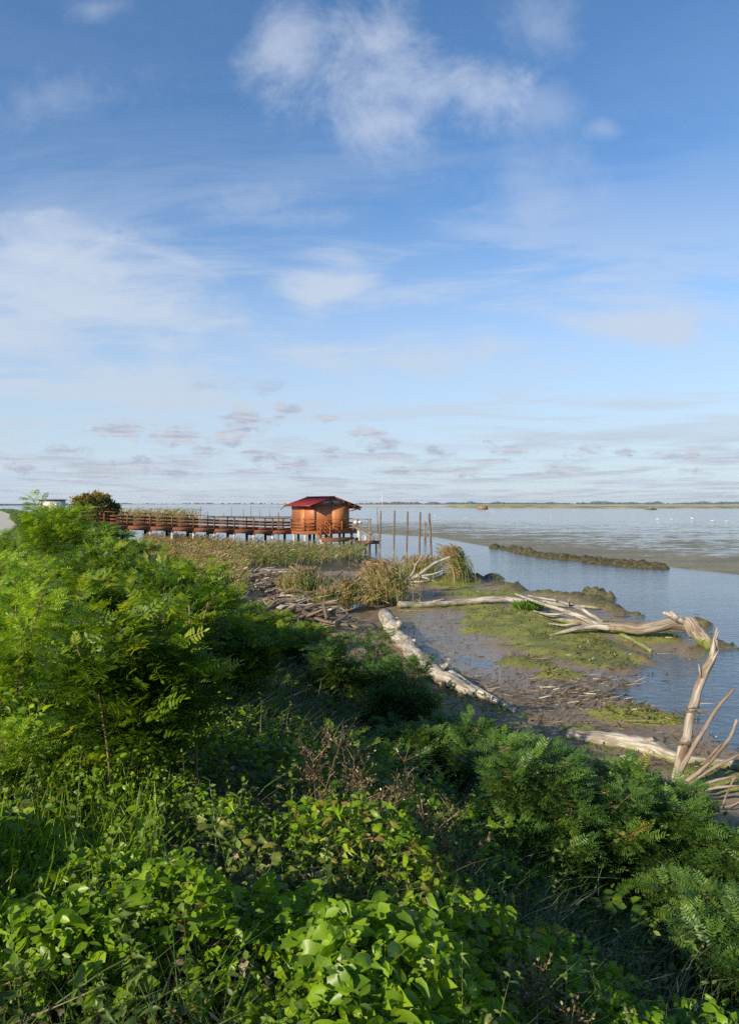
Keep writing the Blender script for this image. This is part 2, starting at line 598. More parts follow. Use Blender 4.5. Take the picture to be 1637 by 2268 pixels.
def pell(x, y, px_, py_, rx, ry):
    """soft ellipse on the ground given by its outline in the frame"""
    c = G(px_, py_)
    a = G(px_, py_ - ry)[1] - c[1]; b = c[1] - G(px_, py_ + ry)[1]
    ry_ = np.where(y > c[1], a, b)
    rx_ = rx / F * c[1]
    xc = c[0] * (1 + 0 * y)
    return 1 - np.sqrt(((x - xc) / rx_) ** 2 + ((y - c[1]) / ry_) ** 2)


MOSS = [(1130, 1383, 150, 42), (1250, 1430, 130, 38), (1060, 1318, 100, 10), (1160, 1472, 78, 16), (1330, 1466, 110, 22), (1395, 1592, 100, 26), (1570, 1740, 110, 40),
        (1010, 1298, 60, 10), (1430, 1410, 90, 18), (1290, 1395, 120, 20), (1240, 1500, 70, 10), (1300, 1640, 60, 20), (1480, 1600, 60, 16)]
LUMPS = [(1000, 1290, .9, .42), (1025, 1284, .8, .40), (1048, 1284, .7, .45), (1062, 1291, .6, .3), (1090, 1284, .7, .38), (1108, 1300, .8, .3), (1130, 1304, .7, .36), (1142, 1310, .6, .3),
         (1200, 1318, .5, .26), (1247, 1321, .6, .32), (1280, 1326, .5, .35), (1310, 1322, .7, .45), (1330, 1326, .6, .40), (1300, 1332, .8, .3), (1335, 1345, .6, .34), (1358, 1352, .5, .3),
         (1378, 1360, .45, .24), (1408, 1364, .4, .2), (1528, 1386, .5, .28), (1552, 1388, .5, .32), (1575, 1404, .35, .2), (1590, 1433, .35, .18), (1612, 1434, .3, .2), (1500, 1392, .5, .3),
         (798, 1243, 1.2, .55), (780, 1250, 1.2, .5), (760, 1256, 1.0, .4), (812, 1250, .8, .4), (1420, 1462, .3, .16), (1380, 1480, .45, .12), (1150, 1468, .5, .12), (1290, 1450, .5, .12), (1345, 1440, .5, .14)]
MUDG = {k: G(l[0], l[1]) for k, l in enumerate(LUMPS)}


def GH(px_, py_, dz_=0.0):
    """point dz above the ground seen at (px, py)"""
    z = 0.0
    for _ in range(12):
        p = G(px_, py_, z + dz_)
        z = 0.5 * z + 0.5 * float(height(np.array([p[0]]), np.array([p[1]]))[0])
    return G(px_, py_, z + dz_)


def moss_mask(x, y):
    m = np.full(np.shape(x), -3.0)
    for e in MOSS:
        m = np.maximum(m, pell(x, y, *e))
    return m + 0.9 * fbm(x * 0.9, y * 0.9, 4, 31) + 0.5 * fbm(x * 5, y * 5, 3, 77)


def height(x, y, full=False):
    x = np.asarray(x, float); y = np.asarray(y, float)
    xc = crest(y); xf = foot(y)
    s = (x - xc) / (xf - xc)
    sc = np.clip(s, 0, 1)
    lev = 2.35 * np.clip(1 - sc, 0, 1) ** 1.45
    lev = lev - 0.12 * np.exp(-(s / 0.12) ** 2)
    lev = lev - 0.6 * sst(s, 0.97, 1.10)
    back = sst(-(x - xc), 13, 24)
    lev = lev * (1 - back) - 0.6 * back
    onl = sst(lev, 0.05, 0.5)
    lev = lev + onl * (0.30 * fbm(x * 0.5, y * 0.5, 3, 3) + 0.12 * fbm(x * 2.2, y * 2.2, 3, 5)) * sst(s, -0.35, 0.0)
    dist = np.interp(y, EY, EX) - x + 1.2 * fbm(x * 0.5, y * 0.5, 3, 9)
    sh = -0.40 + 0.462 * sst(dist, -0.7, 1.1)
    sh = sh + 0.16 * sst(x - foot(y), 1.6, -0.6) * sst(dist, 0.5, 2)
    sh = sh + sst(dist, 0, 1.5) * (0.055 * fbm(x * 0.8, y * 0.8, 4, 13) + 0.06 * fbm(x * 4, y * 4, 4, 15) + 0.045 * fbm(x * 14, y * 14, 3, 19))
    # inlet behind the reeds, wet hollows
    pc = G(742, 1305)
    sh = sh - 0.36 * np.exp(-(((x - pc[0]) / 2.1) ** 2 + ((y - pc[1]) / 6.0) ** 2) ** 2)
    for (a, b, rx, ry, dp) in ((960, 1400, 120, 45, .05), (1060, 1480, 130, 45, .045), (1500, 1490, 190, 60, .085), (1560, 1560, 160, 50, .11), (1180, 1540, 140, 30, .03), (1640, 1840, 110, 80, .09), (1400, 1540, 120, 22, .05), (700, 1430, 90, 30, .03)):
        sh = sh - dp * sst(pell(x, y, a, b, rx, ry), -0.2, 0.6)
    mm = moss_mask(x, y)
    mo = sst(mm, 0.0, 0.5) * (y < 60)
    sh = sh + mo * (0.05 + 0.10 * np.abs(fbm(x * 3.0, y * 3.0, 4, 41)) + 0.05 * np.abs(fbm(x * 11, y * 11, 2, 43)))
    lump = np.zeros_like(x)
    bump = 1 + 1.2 * fbm(x * 2.3, y * 2.3, 3, 51) + 1.3 * np.abs(fbm(x * 6, y * 6, 3, 53)) + 0.6 * fbm(x * 14, y * 14, 2, 57)
    wx = x + 0.5 * fbm(x * 1.7, y * 1.7, 3, 61); wy = y + 0.9 * fbm(x * 1.7 + 9, y * 1.7, 3, 63)
    for k, l in enumerate(LUMPS):
        c = MUDG[k]
        q = ((wx - c[0]) / l[2]) ** 2 + ((wy - c[1]) / (l[2] * 1.2)) ** 2
        lump = np.maximum(lump, 0.95 * l[3] * np.exp(-q ** 1.6))
    z = np.maximum(lev, sh)
    # the reed spit
    spit = sst(dist, 0.3, 3) * sst(y, 38, 44) * (1 - np.exp(-(((x - pc[0]) / 3.0) ** 2 + ((y - pc[1]) / 8.5) ** 2) ** 2))
    z = np.where(spit > 0, np.maximum(z, z * (1 - spit) + spit * (0.22 + 0.2 * fbm(x * .6, y * .6, 3, 71))), z)
    z = np.maximum(z, -0.4 * (lump < 0.01) + (lump * bump + z * 0.4) * (lump >= 0.01))
    if not full:
        return z
    soil = sst(np.where(spit > 0.3, 1, 0) + onl, 0.1, 0.8)
    return z, np.clip(mm, 0, 1) * (y < 60), soil, np.clip(lump * 6, 0, 1)


ys = np.concatenate([np.arange(-12, 1.0, 0.5), np.geomspace(1.0, 190, 540)])
us = np.linspace(-1.15, 0.92, 540)
Y, U = np.meshgrid(ys, us, indexing='ij')
X = U * np.maximum(7.0, Y + 4.0)
Z, MO, SO, LU = height(X, Y, True)
nr, nc = X.shape
ii = np.arange(nr - 1)[:, None] * nc + np.arange(nc - 1)[None, :]
quads = np.stack([ii, ii + 1, ii + nc + 1, ii + nc], -1).reshape(-1, 4)

m_ground, n, out = mat("mud_and_soil")
geo = n.node('ShaderNodeNewGeometry')
P = geo.outputs['Position']
pz = n.sep(P)[2]
n1 = n.noise(P, 1.1, 6, 0.62, 0.3)
n2 = n.noise(P, 7.0, 6, 0.65)
n3 = n.noise(P, 32.0, 4, 0.65)
mud = n.mix(n.ss(n1, 0.35, 0.65), (0.195, 0.138, 0.074), (0.250, 0.182, 0.104))
mud = n.mix(n.m('MULTIPLY', n.ss(n3, 0.58, 0.68), 0.7), mud, (0.055, 0.045, 0.030))
hh = n.m('ADD', pz, n.m('MULTIPLY', n.m('SUBTRACT', n2, 0.5), 0.05))
wet = n.ss(hh, 0.085, 0.030)
mud = n.mix(wet, mud, n.mix(0.5, mud, (0.110, 0.082, 0.046)))
mossn = n.m('ADD', n.attr('moss'), n.m('MULTIPLY', n.m('SUBTRACT', n2, 0.5), 0.9))
mossf = n.ss(mossn, 0.10, 0.34)
mosscol = n.mix(n.ss(n1, 0.38, 0.62), (0.130, 0.142, 0.014), (0.240, 0.260, 0.026))
mosscol = n.mix(n.ss(n3, 0.48, 0.66), mosscol, (0.030, 0.040, 0.010))
col = n.mix(n.m('MULTIPLY', mossf, 0.9), mud, mosscol)
lumpc = n.mix(n.ss(n2, 0.42, 0.60), (0.045, 0.040, 0.013), (0.125, 0.120, 0.026))
col = n.mix(n.m('MULTIPLY', n.attr('lump'), 0.9), col, lumpc)
soilc = n.mix(n.ss(n2, 0.4, 0.65), (0.030, 0.032, 0.014), (0.075, 0.062, 0.036))
col = n.mix(n.attr('soil'), col, soilc)
ro = n.m('ADD', n.m('MULTIPLY', wet, -0.50), 0.64)
ro = n.m('MAXIMUM', ro, n.m('MULTIPLY', n.m('MAXIMUM', mossf, n.attr('soil')), 0.75))
hgt = n.m('ADD', n.m('MULTIPLY', n2, 0.5), n.m('MULTIPLY', n3, 0.5))
bs = n.node('ShaderNodeBump'); bs.inputs['Distance'].default_value = 0.05
n.put(bs.inputs['Strength'], n.m('SUBTRACT', 0.9, n.m('MULTIPLY', wet, 0.45)))
n.put(bs.inputs['Height'], hgt)
princ(n, out, col, ro, bs.outputs[0], 0.5)
ground = mesh_obj("ground", np.stack([X, Y, Z], -1).reshape(-1, 3), [quads], m_ground, None, {'moss': np.clip(MO + .13 * (MO > 0.02), 0, 1).ravel(), 'soil': SO.ravel(), 'lump': LU.ravel()}, True)
tag(ground, kind='structure')

# ---- water
m_water, n, out = mat("lagoon_water")
geo = n.node('ShaderNodeNewGeometry')
P = geo.outputs['Position']
wv = n.vmul(P, (1.0, 1.6, 1.0))
a1 = n.noise(wv, 2.6, 5, 0.6, 0.4)
a2 = n.noise(wv, 0.35, 4, 0.55)
a3 = n.noise(n.vmul(P, (0.02, 0.06, 1)), 1.0, 4, 0.6)
bs = n.node('ShaderNodeBump'); bs.inputs['Distance'].default_value = 0.045
calm = n.node('ShaderNodeVectorMath', operation='DISTANCE')
n.put(calm.inputs[0], P); calm.inputs[1].default_value = (-1.6, 32, 0)
n.put(bs.inputs['Strength'], n.m('MULTIPLY', n.ss(calm.outputs['Value'], 5.0, 10.0, 0.05, 1.0), n.ss(a3, 0.3, 0.7, 0.35, 0.8)))
n.put(bs.inputs['Height'], n.m('ADD', a1, n.m('MULTIPLY', a2, 1.5)))
princ(n, out, n.mix(a3, (0.030, 0.050, 0.070), (0.050, 0.075, 0.090)), 0.09, bs.outputs[0], 0.5)
wy = np.concatenate([[-60], np.linspace(0, 200, 21), np.geomspace(260, 7000, 14)])
wx = np.concatenate([-np.geomspace(60, 7000, 10)[::-1], np.linspace(-50, 50, 11), np.geomspace(60, 7000, 10)])
WX, WY = np.meshgrid(wx, wy)
k = np.arange(len(wy) - 1)[:, None] * len(wx) + np.arange(len(wx) - 1)[None, :]
wq = np.stack([k, k + 1, k + len(wx) + 1, k + len(wx)], -1).reshape(-1, 4)
tag(mesh_obj("water", np.stack([WX.ravel(), WY.ravel(), 0 * WX.ravel()], -1), [wq], m_water), kind='structure')

# ---- mudflat beyond the channel
ne = np.array([(-260, 330), (-120, 190), (-54, 150), (-17, 140), (-4, 105), (1.9, 93), (7.7, 84.6), (11.3, 63), (12.8, 54.5), (18.2, 44.5), (20.3, 39), (27, 31), (60, 14)])
fx_ = np.linspace(0, 1, 260)
tt = np.interp(fx_, [0, 0.12, 0.25, 1], [0, 3, 5, 12])
nearl = np.stack([np.interp(tt, np.arange(len(ne)), ne[:, 0]), np.interp(tt, np.arange(len(ne)), ne[:, 1])], -1)
fe = np.array([(-330, 420), (-150, 250), (-75, 185), (-12, 180), (0, 190), (20, 215), (40, 235), (70, 250), (110, 260), (150, 265), (180, 262), (230, 220), (330, 120)])
farl = np.stack([np.interp(tt, np.arange(len(fe)), fe[:, 0]), np.interp(tt, np.arange(len(fe)), fe[:, 1])], -1)
vv = np.linspace(-0.012, 1, 150) ** 1 
vv = np.sign(vv) * np.abs(vv) ** 1.7
M = nearl[None] + (farl - nearl)[None] * vv[:, None, None]
mxx, myy = M[..., 0], M[..., 1]
mz = -0.09 + 0.125 * sst(vv, -0.0005, 0.006)[:, None] + 0.035 * fbm(mxx * .35, myy * .35, 4, 91) - 0.05 * sst(vv, 0.35, 1.0)[:, None]
k = np.arange(len(vv) - 1)[:, None] * 260 + np.arange(259)[None, :]
mq = np.stack([k, k + 1, k + 261, k + 260], -1).reshape(-1, 4)
m_flat, n, out = mat("wet_mudflat")
geo = n.node('ShaderNodeNewGeometry')
P = geo.outputs['Position']
q1 = n.noise(n.vmul(P, (0.09, 0.26, 1)), 1.0, 9, 0.62, 0.5)
q2 = n.noise(n.vmul(P, (0.55, 1.3, 1)), 1.0, 8, 0.65, 0.2)
q3 = n.noise(P, 3.0, 4, 0.6)
wf = n.attr('wetness')
sheet = n.ss(n.m('ADD', n.m('ADD', n.m('MULTIPLY', q1, 0.4), n.m('MULTIPLY', q2, 0.6)), n.m('MULTIPLY', n.m('SUBTRACT', wf, 0.5), 0.34)), 0.50, 0.545)
mc = n.mix(n.ss(q1, 0.4, 0.6), (0.140, 0.118, 0.046), (0.205, 0.168, 0.074))
mc = n.mix(n.ss(q3, 0.5, 0.7), mc, (0.075, 0.066, 0.036))
mc = n.mix(sheet, mc, (0.06, 0.07, 0.075))
bs = n.node('ShaderNodeBump'); bs.inputs['Distance'].default_value = 0.08
n.put(bs.inputs['Strength'], n.ss(sheet, 0, 1, 0.6, 0.04))
n.put(bs.inputs['Height'], n.m('ADD', q3, q2))
princ(n, out, mc, n.ss(sheet, 0, 1, 0.55, 0.10), bs.outputs[0], 0.5)
wetv = (np.interp(vv, [0, 0.025, 0.07, 0.22, 0.5, 1.0], [0.05, 0.28, 0.50, 0.60, 0.74, 1.4])[:, None] * np.ones_like(mxx)) * np.interp(mxx, [-20, 10, 40], [0.6, 0.9, 1.05])
tag(mesh_obj("mudflat", np.stack([mxx, myy, mz], -1).reshape(-1, 3), [mq], m_flat, None, {'wetness': wetv.ravel()}, True), kind='structure')

# ---- crusted bank on the mudflat's edge
bl = [(1098, 1213, .45), (1115, 1216, .4), (1135, 1219, .55), (1150, 1223, .5), (1166, 1226, .55), (1180, 1228, .45), (1200, 1232, .35), (1222, 1235, .4), (1245, 1238, .45), (1268, 1240, .4), (1292, 1243, .45),
      (1316, 1246, .42), (1340, 1248, .45), (1364, 1251, .4), (1388, 1253, .42), (1410, 1254, .38), (1430, 1256, .45), (1450, 1257, .3)]
bl = [(a, b_, h_ * .8) for a, b_, h_ in bl] + [(a, 1232 + (a - 1197) * .0985, .26 + .1 * ((a * 7) % 5) / 5) for a in range(1197, 1462, 9)]
bx = np.linspace(8, 21, 220); by = np.linspace(42, 70, 300)
BX, BY = np.meshgrid(bx, by)
bz = np.full(BX.shape, -0.3)
nb = 1 + 1.2 * fbm(BX * 1.6, BY * 1.6, 3, 101) + 0.9 * fbm(BX * 5, BY * 5, 3, 103)
for (a, b, hh_) in bl:
    c = G(a, b)
    qq = ((BX - c[0] + .5 * fbm(BX, BY, 2, 5)) / .62) ** 2 + ((BY - c[1]) / 1.0) ** 2
    bz = np.maximum(bz, -0.3 + (hh_ * 0.9 + 0.3) * np.exp(-qq ** 1.5) * (0.55 + 0.45 * nb))
k = np.arange(299)[:, None] * 220 + np.arange(219)[None, :]
bq = np.stack([k, k + 1, k + 221, k + 220], -1).reshape(-1, 4)
keep = (bz.ravel()[bq] > -0.12).any(1)
m_bank, n, out = mat("crusted_mud")
P = n.node('ShaderNodeNewGeometry').outputs['Position']
q = n.noise(P, 3.5, 6, 0.65); q2 = n.noise(P, 14.0, 4, 0.6)
c = n.mix(n.ss(q, 0.4, 0.62), (0.045, 0.036, 0.016), (0.11, 0.098, 0.036))
c = n.mix(n.ss(q2, 0.5, 0.65), c, (0.022, 0.018, 0.009))
princ(n, out, c, 0.75, n.bump(n.m('ADD', q, q2), 0.9, 0.08), 0.3)
tag(mesh_obj("mud_bank", np.stack([BX, BY, bz], -1).reshape(-1, 3), [bq[keep]], m_bank, None, None, True), kind='structure')

# ---- gravel road on the levee top
m_road = plain_mat("pale_gravel", (0.40, 0.37, 0.31), 0.85, 0.25, 3.0)
ry = np.linspace(6, 190, 140)
off = np.linspace(-8.6, -4.9, 5)
RX = crest(ry)[:, None] + off[None, :]; RY = ry[:, None] * np.ones(5)
RZ = height(RX, RY) + 0.05
k = np.arange(139)[:, None] * 5 + np.arange(4)[None, :]
rq = np.stack([k, k + 1, k + 6, k + 5], -1).reshape(-1, 4)
tag(mesh_obj("road", np.stack([RX, RY, RZ], -1).reshape(-1, 3), [rq], m_road, None, None, True), kind='structure')


# ---- low land far out
def strip(name, pts, depth, hgt, material, seed, n_=400, jag=0.0, bank=0.5):
    """a long low island: front line pts (x, y), going back by depth"""
    pts = np.asarray(pts, float)
    t = np.linspace(0, len(pts) - 1, n_)
    x = np.interp(t, np.arange(len(pts)), pts[:, 0]); y = np.interp(t, np.arange(len(pts)), pts[:, 1])
    rows = np.array([0, 0.04, 0.3, 0.7, 1.0]); hz = np.array([-0.2, bank, 1.0, 0.9, -0.2])
    xx = x[None, :] * np.ones(5)[:, None]
    yy = y[None, :] + rows[:, None] * depth + depth * 0.25 * fbm(x * 0.02, x * 0 + seed, 4, seed)[None, :] * (1 if depth < 900 else 0.2)
    e = sst(np.minimum(t, t[-1] - t), 0, 0.06 * t[-1])
    zz = hz[:, None] * hgt * np.where(hz > 0, 1, 1)[:, None] * (1 + jag * (vn(t * 1.7, t * 0, seed) - 0.3 + 1.2 * (vn(t * 0.23, t * 0, seed + 1) - 0.5)))[None, :] * np.where(hz > 0, 1, 1)[:, None]
    zz = np.where(hz[:, None] > 0, zz * e[None, :] - 0.2 * (1 - e[None, :]), -0.2)
    k = np.arange(4)[:, None] * n_ + np.arange(n_ - 1)[None, :]
    q = np.stack([k, k + 1, k + n_ + 1, k + n_], -1).reshape(-1, 4)
    return mesh_obj(name, np.stack([xx, yy, zz], -1).reshape(-1, 3), [q], material)


m_marsh = plain_mat("marsh_grass", (0.235, 0.220, 0.075), 0.8, 0.5, 0.05)
m_sand = plain_mat("pale_shore", (0.30, 0.25, 0.17), 0.8, 0.2, 0.02)
m_farland = plain_mat("far_land", (0.060, 0.075, 0.050), 0.8, 0.3, 0.004)
tag(strip("marsh_island", [AT(1010, 1127, 640)[:2], AT(1300, 1126, 620)[:2], AT(1800, 1125.5, 600)[:2]], 230, 1.9, m_marsh, 5, 300, 0.4, 0.35), kind='structure')
tag(strip("marsh_island", [AT(800, 1125, 760)[:2], AT(1060, 1126, 690)[:2]], 60, 1.0, m_sand, 8, 200, 0.5, 0.7), kind='structure')
tag(strip("marsh_island", [AT(545, 1126, 760)[:2], AT(668, 1126, 740)[:2]], 60, 0.6, m_sand, 9, 120, 0.5, 0.6), kind='structure')
tag(strip("marsh_island", [AT(440, 1141, 200)[:2], AT(640, 1143, 190)[:2]], 30, 0.22, m_flat, 10, 120, 0.3, 0.6), kind='structure')
tag(strip("far_shore", [AT(60, 1115.5, 4400)[:2], AT(818, 1115.5, 4400)[:2], AT(1700, 1115.5, 4200)[:2]], 900, 2.2, m_farland, 12, 700, 0.3), kind='structure')
tag(strip("far_shore", [AT(600, 1115.5, 2600)[:2], AT(900, 1115.5, 2500)[:2], AT(1700, 1115.5, 2300)[:2]], 200, 1.3, m_marsh, 13, 300, 0.4), kind='structure')
tag(strip("far_shore", [AT(-60, 1115.5, 1500)[:2], AT(140, 1115.5, 1700)[:2]], 200, 2.2, m_farland, 14, 100, 0.8), kind='structure')


# ---- the wood along the horizon reads as one mass
def far_wood():
    s = Soup()
    m = 2600
    xpx = np.concatenate([rng.uniform(840, 1660, 1500), rng.uniform(60, 840, 500), rng.normal(1500, 60, 300), rng.normal(1180, 50, 300)])
    D = rng.uniform(4300, 4700, m)
    dens = vn(xpx * 0.03, xpx * 0, 3)
    ok = rng.uniform(size=m) < dens * 1.3
    xpx, D = xpx[ok], D[ok]; m = len(D)
    base = np.stack([(xpx - CX) / F * D, D, np.full(m, 1.5)], -1)
    h = rng.uniform(4, 13, m) * (0.5 + vn(xpx * 0.05, xpx * 0, 9)) * np.where(xpx < 820, 0.6, 1)
    # each crown: a lopsided eight-sided spindle
    th = np.linspace(0, 2 * PI, 6, endpoint=False)
    tv = []
    for zf, rf in ((0.0, 0.5), (0.35, 1.0), (0.75, 0.75)):
        for a in th: tv.append((rf * math.cos(a), rf * math.sin(a), zf))
    tv.append((0, 0, 1.0))
    tv = np.array(tv)
    q = [(r * 6 + i, r * 6 + (i + 1) % 6, (r + 1) * 6 + (i + 1) % 6, (r + 1) * 6 + i) for r in range(2) for i in range(6)]
    t = [(12 + i, 12 + (i + 1) % 6, 18) for i in range(6)]
    wd = h * rng.uniform(0.5, 1.6, m)
    V = base[:, None, :] + np.stack([tv[None, :, 0] * wd[:, None], tv[None, :, 1] * wd[:, None], tv[None, :, 2] * h[:, None]], -1)
    o = (np.arange(m) * 19)[:, None, None]
    s.add(V.reshape(-1, 3), [(np.array(q)[None] + o).reshape(-1, 4), (np.array(t)[None] + o).reshape(-1, 3)], np.repeat(rng.uniform(size=m), 19))
    return s.build("distant_trees", leaf_mat("far_leaves", [(0, (0.030, 0.042, 0.022)), (1, (0.065, 0.075, 0.035))], 0.1))


tag(far_wood(), kind='stuff')


# ---- the air over the lagoon
hz = MB()
hz.box(-7300, 7300, -300, 7300, -1.6, 64.0)
m_air, n, out = mat("air")
pv = n.node('ShaderNodeVolumePrincipled')
pv.inputs['Color'].default_value = (0.86, 0.92, 1.0, 1)
pv.inputs['Density'].default_value = 0.00008
pv.inputs['Anisotropy'].default_value = 0.2
n.l.new(pv.outputs[0], out.inputs['Volume'])
tag(hz.build("haze", m_air), kind='stuff')

# ================================================================== timber hut on stilts
m_plank_h = plank_mat("stained_boards", (0.40, 0.130, 0.044), (0.29, 0.095, 0.036), 0.14, 2)
m_plank_v = plank_mat("stained_upright_boards", (0.50, 0.185, 0.056), (0.42, 0.150, 0.047), 0.13, 0)
m_plank_w = plank_mat("stained_door_boards", (0.50, 0.185, 0.052), (0.43, 0.155, 0.045), 0.13, 1)
m_trim = wood_mat("orange_stained_timber", (0.34, 0.110, 0.030), (0.27, 0.085, 0.026), (0.13, 0.040, 0.014), 5, 0.12, bump=0.2)
m_rail = wood_mat("brown_stained_timber", (0.25, 0.092, 0.042), (0.195, 0.070, 0.033), (0.06, 0.024, 0.012), 5, 0.12, bump=0.2)
m_red = plain_mat("red_sheet_roof", (0.175, 0.016, 0.018), 0.45, 0.25, 3.0)
m_conc = plain_mat("white_pile_paint", (0.40, 0.385, 0.35), 0.75, 0.22, 4.0, grime=(0.45, (0.20, 0.19, 0.09)))
m_dark = wood_mat("dark_wet_timber", (0.055, 0.040, 0.028), (0.075, 0.055, 0.036), (0.02, 0.015, 0.01), 5, 0.12, moss=(0.11, 0.10, 0.03), mosstop=0.5)
m_glass, n, out = mat("window_glass")
gp = princ(n, out, (0.20, 0.24, 0.28), 0.06, None, 0.8)

RZ_H = R(31)
hut = empty("stilt_hut", (-4.51, 64.87, 1.65), RZ_H, "small orange timber hut with a red pitched roof standing on piles over the channel", "hut")
W2, L2, WT = 1.72, 2.3, 2.30
SL = 0.337
RG = WT + SL * W2 + 0.06


def wall_box():
    v = []
    for y in (-L2, L2):
        v += [(-W2, y, 0), (W2, y, 0), (W2, y, WT), (0, y, WT + SL * W2), (-W2, y, WT)]
    f5 = [(0, 1, 2, 3, 4), (9, 8, 7, 6, 5)]
    f4 = [(0, 4, 9, 5), (1, 6, 7, 2), (0, 5, 6, 1), (2, 7, 8, 3), (3, 8, 9, 4)]
    return np.array(v), [np.array(f5), np.array(f4)]


V, Fs = wall_box()
mesh_obj("wall", V, Fs, m_plank_h, hut)
b = MB()
for (x, y) in ((-W2, -L2), (W2, -L2), (-W2, L2), (W2, L2)):
    b = MB()
    sx = 1 if x > 0 else -1; sy = 1 if y > 0 else -1
    b.box(min(x - .10 * sx, x + .025 * sx), max(x - .10 * sx, x + .025 * sx), min(y - .10 * sy, y + .025 * sy), max(y - .10 * sy, y + .025 * sy), 0.0, WT - 0.02)
    b.build("corner_post", m_trim, hut)
# door on the landward wall
b = MB(); b.box(-W2 - 0.05, -W2 - 0.004, -0.38, 0.52, 0.02, 1.98)
door = b.build("door", m_plank_w, hut)
b = MB(); b.box(-W2 - 0.10, -W2 - 0.004, -0.62, 1.1, 1.99, 2.10); b.build("door_rail", m_trim, hut)
b = MB(); b.box(-W2 - 0.09, -W2 - 0.051, -0.31, -0.27, 0.95, 1.1); b.build("handle", m_dark, door)
# tall sliding shutter on the gable
b = MB(); b.box(0.02, 1.66, -L2 - 0.055, -L2 - 0.004, 0.04, WT - 0.14)
sh = b.build("sliding_shutter", m_plank_v, hut)
b = MB(); b.box(-W2 + 0.05, W2 - 0.05, -L2 - 0.09, -L2 - 0.004, WT - 0.13, WT - 0.01); b.build("shutter_rail", m_trim, hut)
# glazed gable
for sx in (-1, 1):
    yy = -L2 - 0.02
    v = [(0.07 * sx, yy, WT + 0.03), (1.52 * sx, yy, WT + 0.03), (0.07 * sx, yy, WT + SL * W2 - 0.07)]
    v2 = [(x, y + 0.015, z) for x, y, z in v]
    mesh_obj("gable_window", np.array(v + v2), [np.array([(0, 1, 2), (5, 4, 3)]), np.array([(0, 3, 4, 1), (1, 4, 5, 2), (2, 5, 3, 0)])], m_glass, hut)
b = MB(); b.box(-0.06, 0.06, -L2 - 0.06, -L2 - 0.003, WT, WT + SL * W2 - 0.03); b.build("gable_post", m_trim, hut)
# roof
XL, XR, Y0, Y1 = -2.28, 2.86, -L2 - 0.40, L2 + 0.35


def roof_slab(xa, xb, t0, t1):
    b = MB()
    v = []
    for (x, y) in ((xa, Y0), (xb, Y0), (xb, Y1), (xa, Y1)):
        v.append((x, y, RG - SL * abs(x) + t0))
    for (x, y) in ((xa, Y0), (xb, Y0), (xb, Y1), (xa, Y1)):
        v.append((x, y, RG - SL * abs(x) + t1))
    b.add(v, [[(0, 3, 2, 1), (4, 5, 6, 7), (0, 1, 5, 4), (1, 2, 6, 5), (2, 3, 7, 6), (3, 0, 4, 7)]])
    return b


b = roof_slab(XL, 0, 0.0, 0.035)
bb = roof_slab(0, XR, 0.0, 0.035)
b.add(np.concatenate(bb.V), [np.concatenate(f) for f in bb.F.values()])
roof = b.build("roof", m_trim, hut)
b = MB()
for xa, xb in ((XL - 0.05, 0.0), (0.0, XR + 0.05)):
    ny = 41
    for k in range(ny - 1):
        ya = Y0 - 0.05 + (Y1 - Y0 + 0.1) * k / (ny - 1); yb = Y0 - 0.05 + (Y1 - Y0 + 0.1) * (k + 1) / (ny - 1)
        ym = ya + (yb - ya) * 0.25
        for (p, q, h0, h1) in ((ya, ym, 0.042, 0.068), (ym, yb, 0.068, 0.042)):
            v = [(xa, p, RG - SL * abs(xa) + h0), (xb, p, RG - SL * abs(xb) + h0), (xb, q, RG - SL * abs(xb) + h1), (xa, q, RG - SL * abs(xa) + h1)]
            v += [(x, y, z - 0.004) for x, y, z in v]
            b.add(v, [[(0, 1, 2, 3), (7, 6, 5, 4), (0, 4, 5, 1), (1, 5, 6, 2), (2, 6, 7, 3), (3, 7, 4, 0)]])
b.build("roof_sheet", m_red, roof)
b = MB(); b.bar((0, Y0 - 0.06, RG + 0.075), (0, Y1 + 0.06, RG + 0.075), 0.22, 0.03); b.build("ridge_cap", m_red, roof)
b = MB()
b.bar((XL - 0.06, Y0 - 0.05, RG - SL * 2.34 + 0.0), (XL - 0.06, Y1 + 0.05, RG - SL * 2.34 + 0.0), 0.09, 0.10)
b.bar((XL - 0.06, Y0 + 0.15, RG - SL * 2.34 - 0.04), (-W2 - 0.06, Y0 + 0.75, WT - 0.42), 0.06, 0.06)
b.bar((XL - 0.06, Y1 - 0.05, RG - SL * 2.34 - 0.04), (XL - 0.45, Y1 + 0.05, WT - 0.52), 0.06, 0.06)
b.build("gutter", m_red, roof)
for x in (-1.6, -1.05, -0.5, 0.0, 0.5, 1.05, 1.6, 2.15, 2.7):
    b = MB(); z = RG - SL * abs(x) - 0.075
    b.bar((x, Y0 + 0.06, z), (x, Y1 - 0.06, z), 0.09, 0.13)
    b.build("purlin", m_trim, roof)
b = MB(); b.bar((W2 + 0.02, -L2 - 0.1, WT - 0.06), (XR, -L2 - 0.1, RG - SL * XR - 0.15), 0.10, 0.16); b.build("awning_beam", m_trim, hut)
b = MB(); b.bar((W2 + 0.03, -L2 - 0.1, WT - 0.62), (XR - 0.35, -L2 - 0.1, RG - SL * 2.4 - 0.26), 0.08, 0.10); b.build("awning_brace", m_trim, hut)
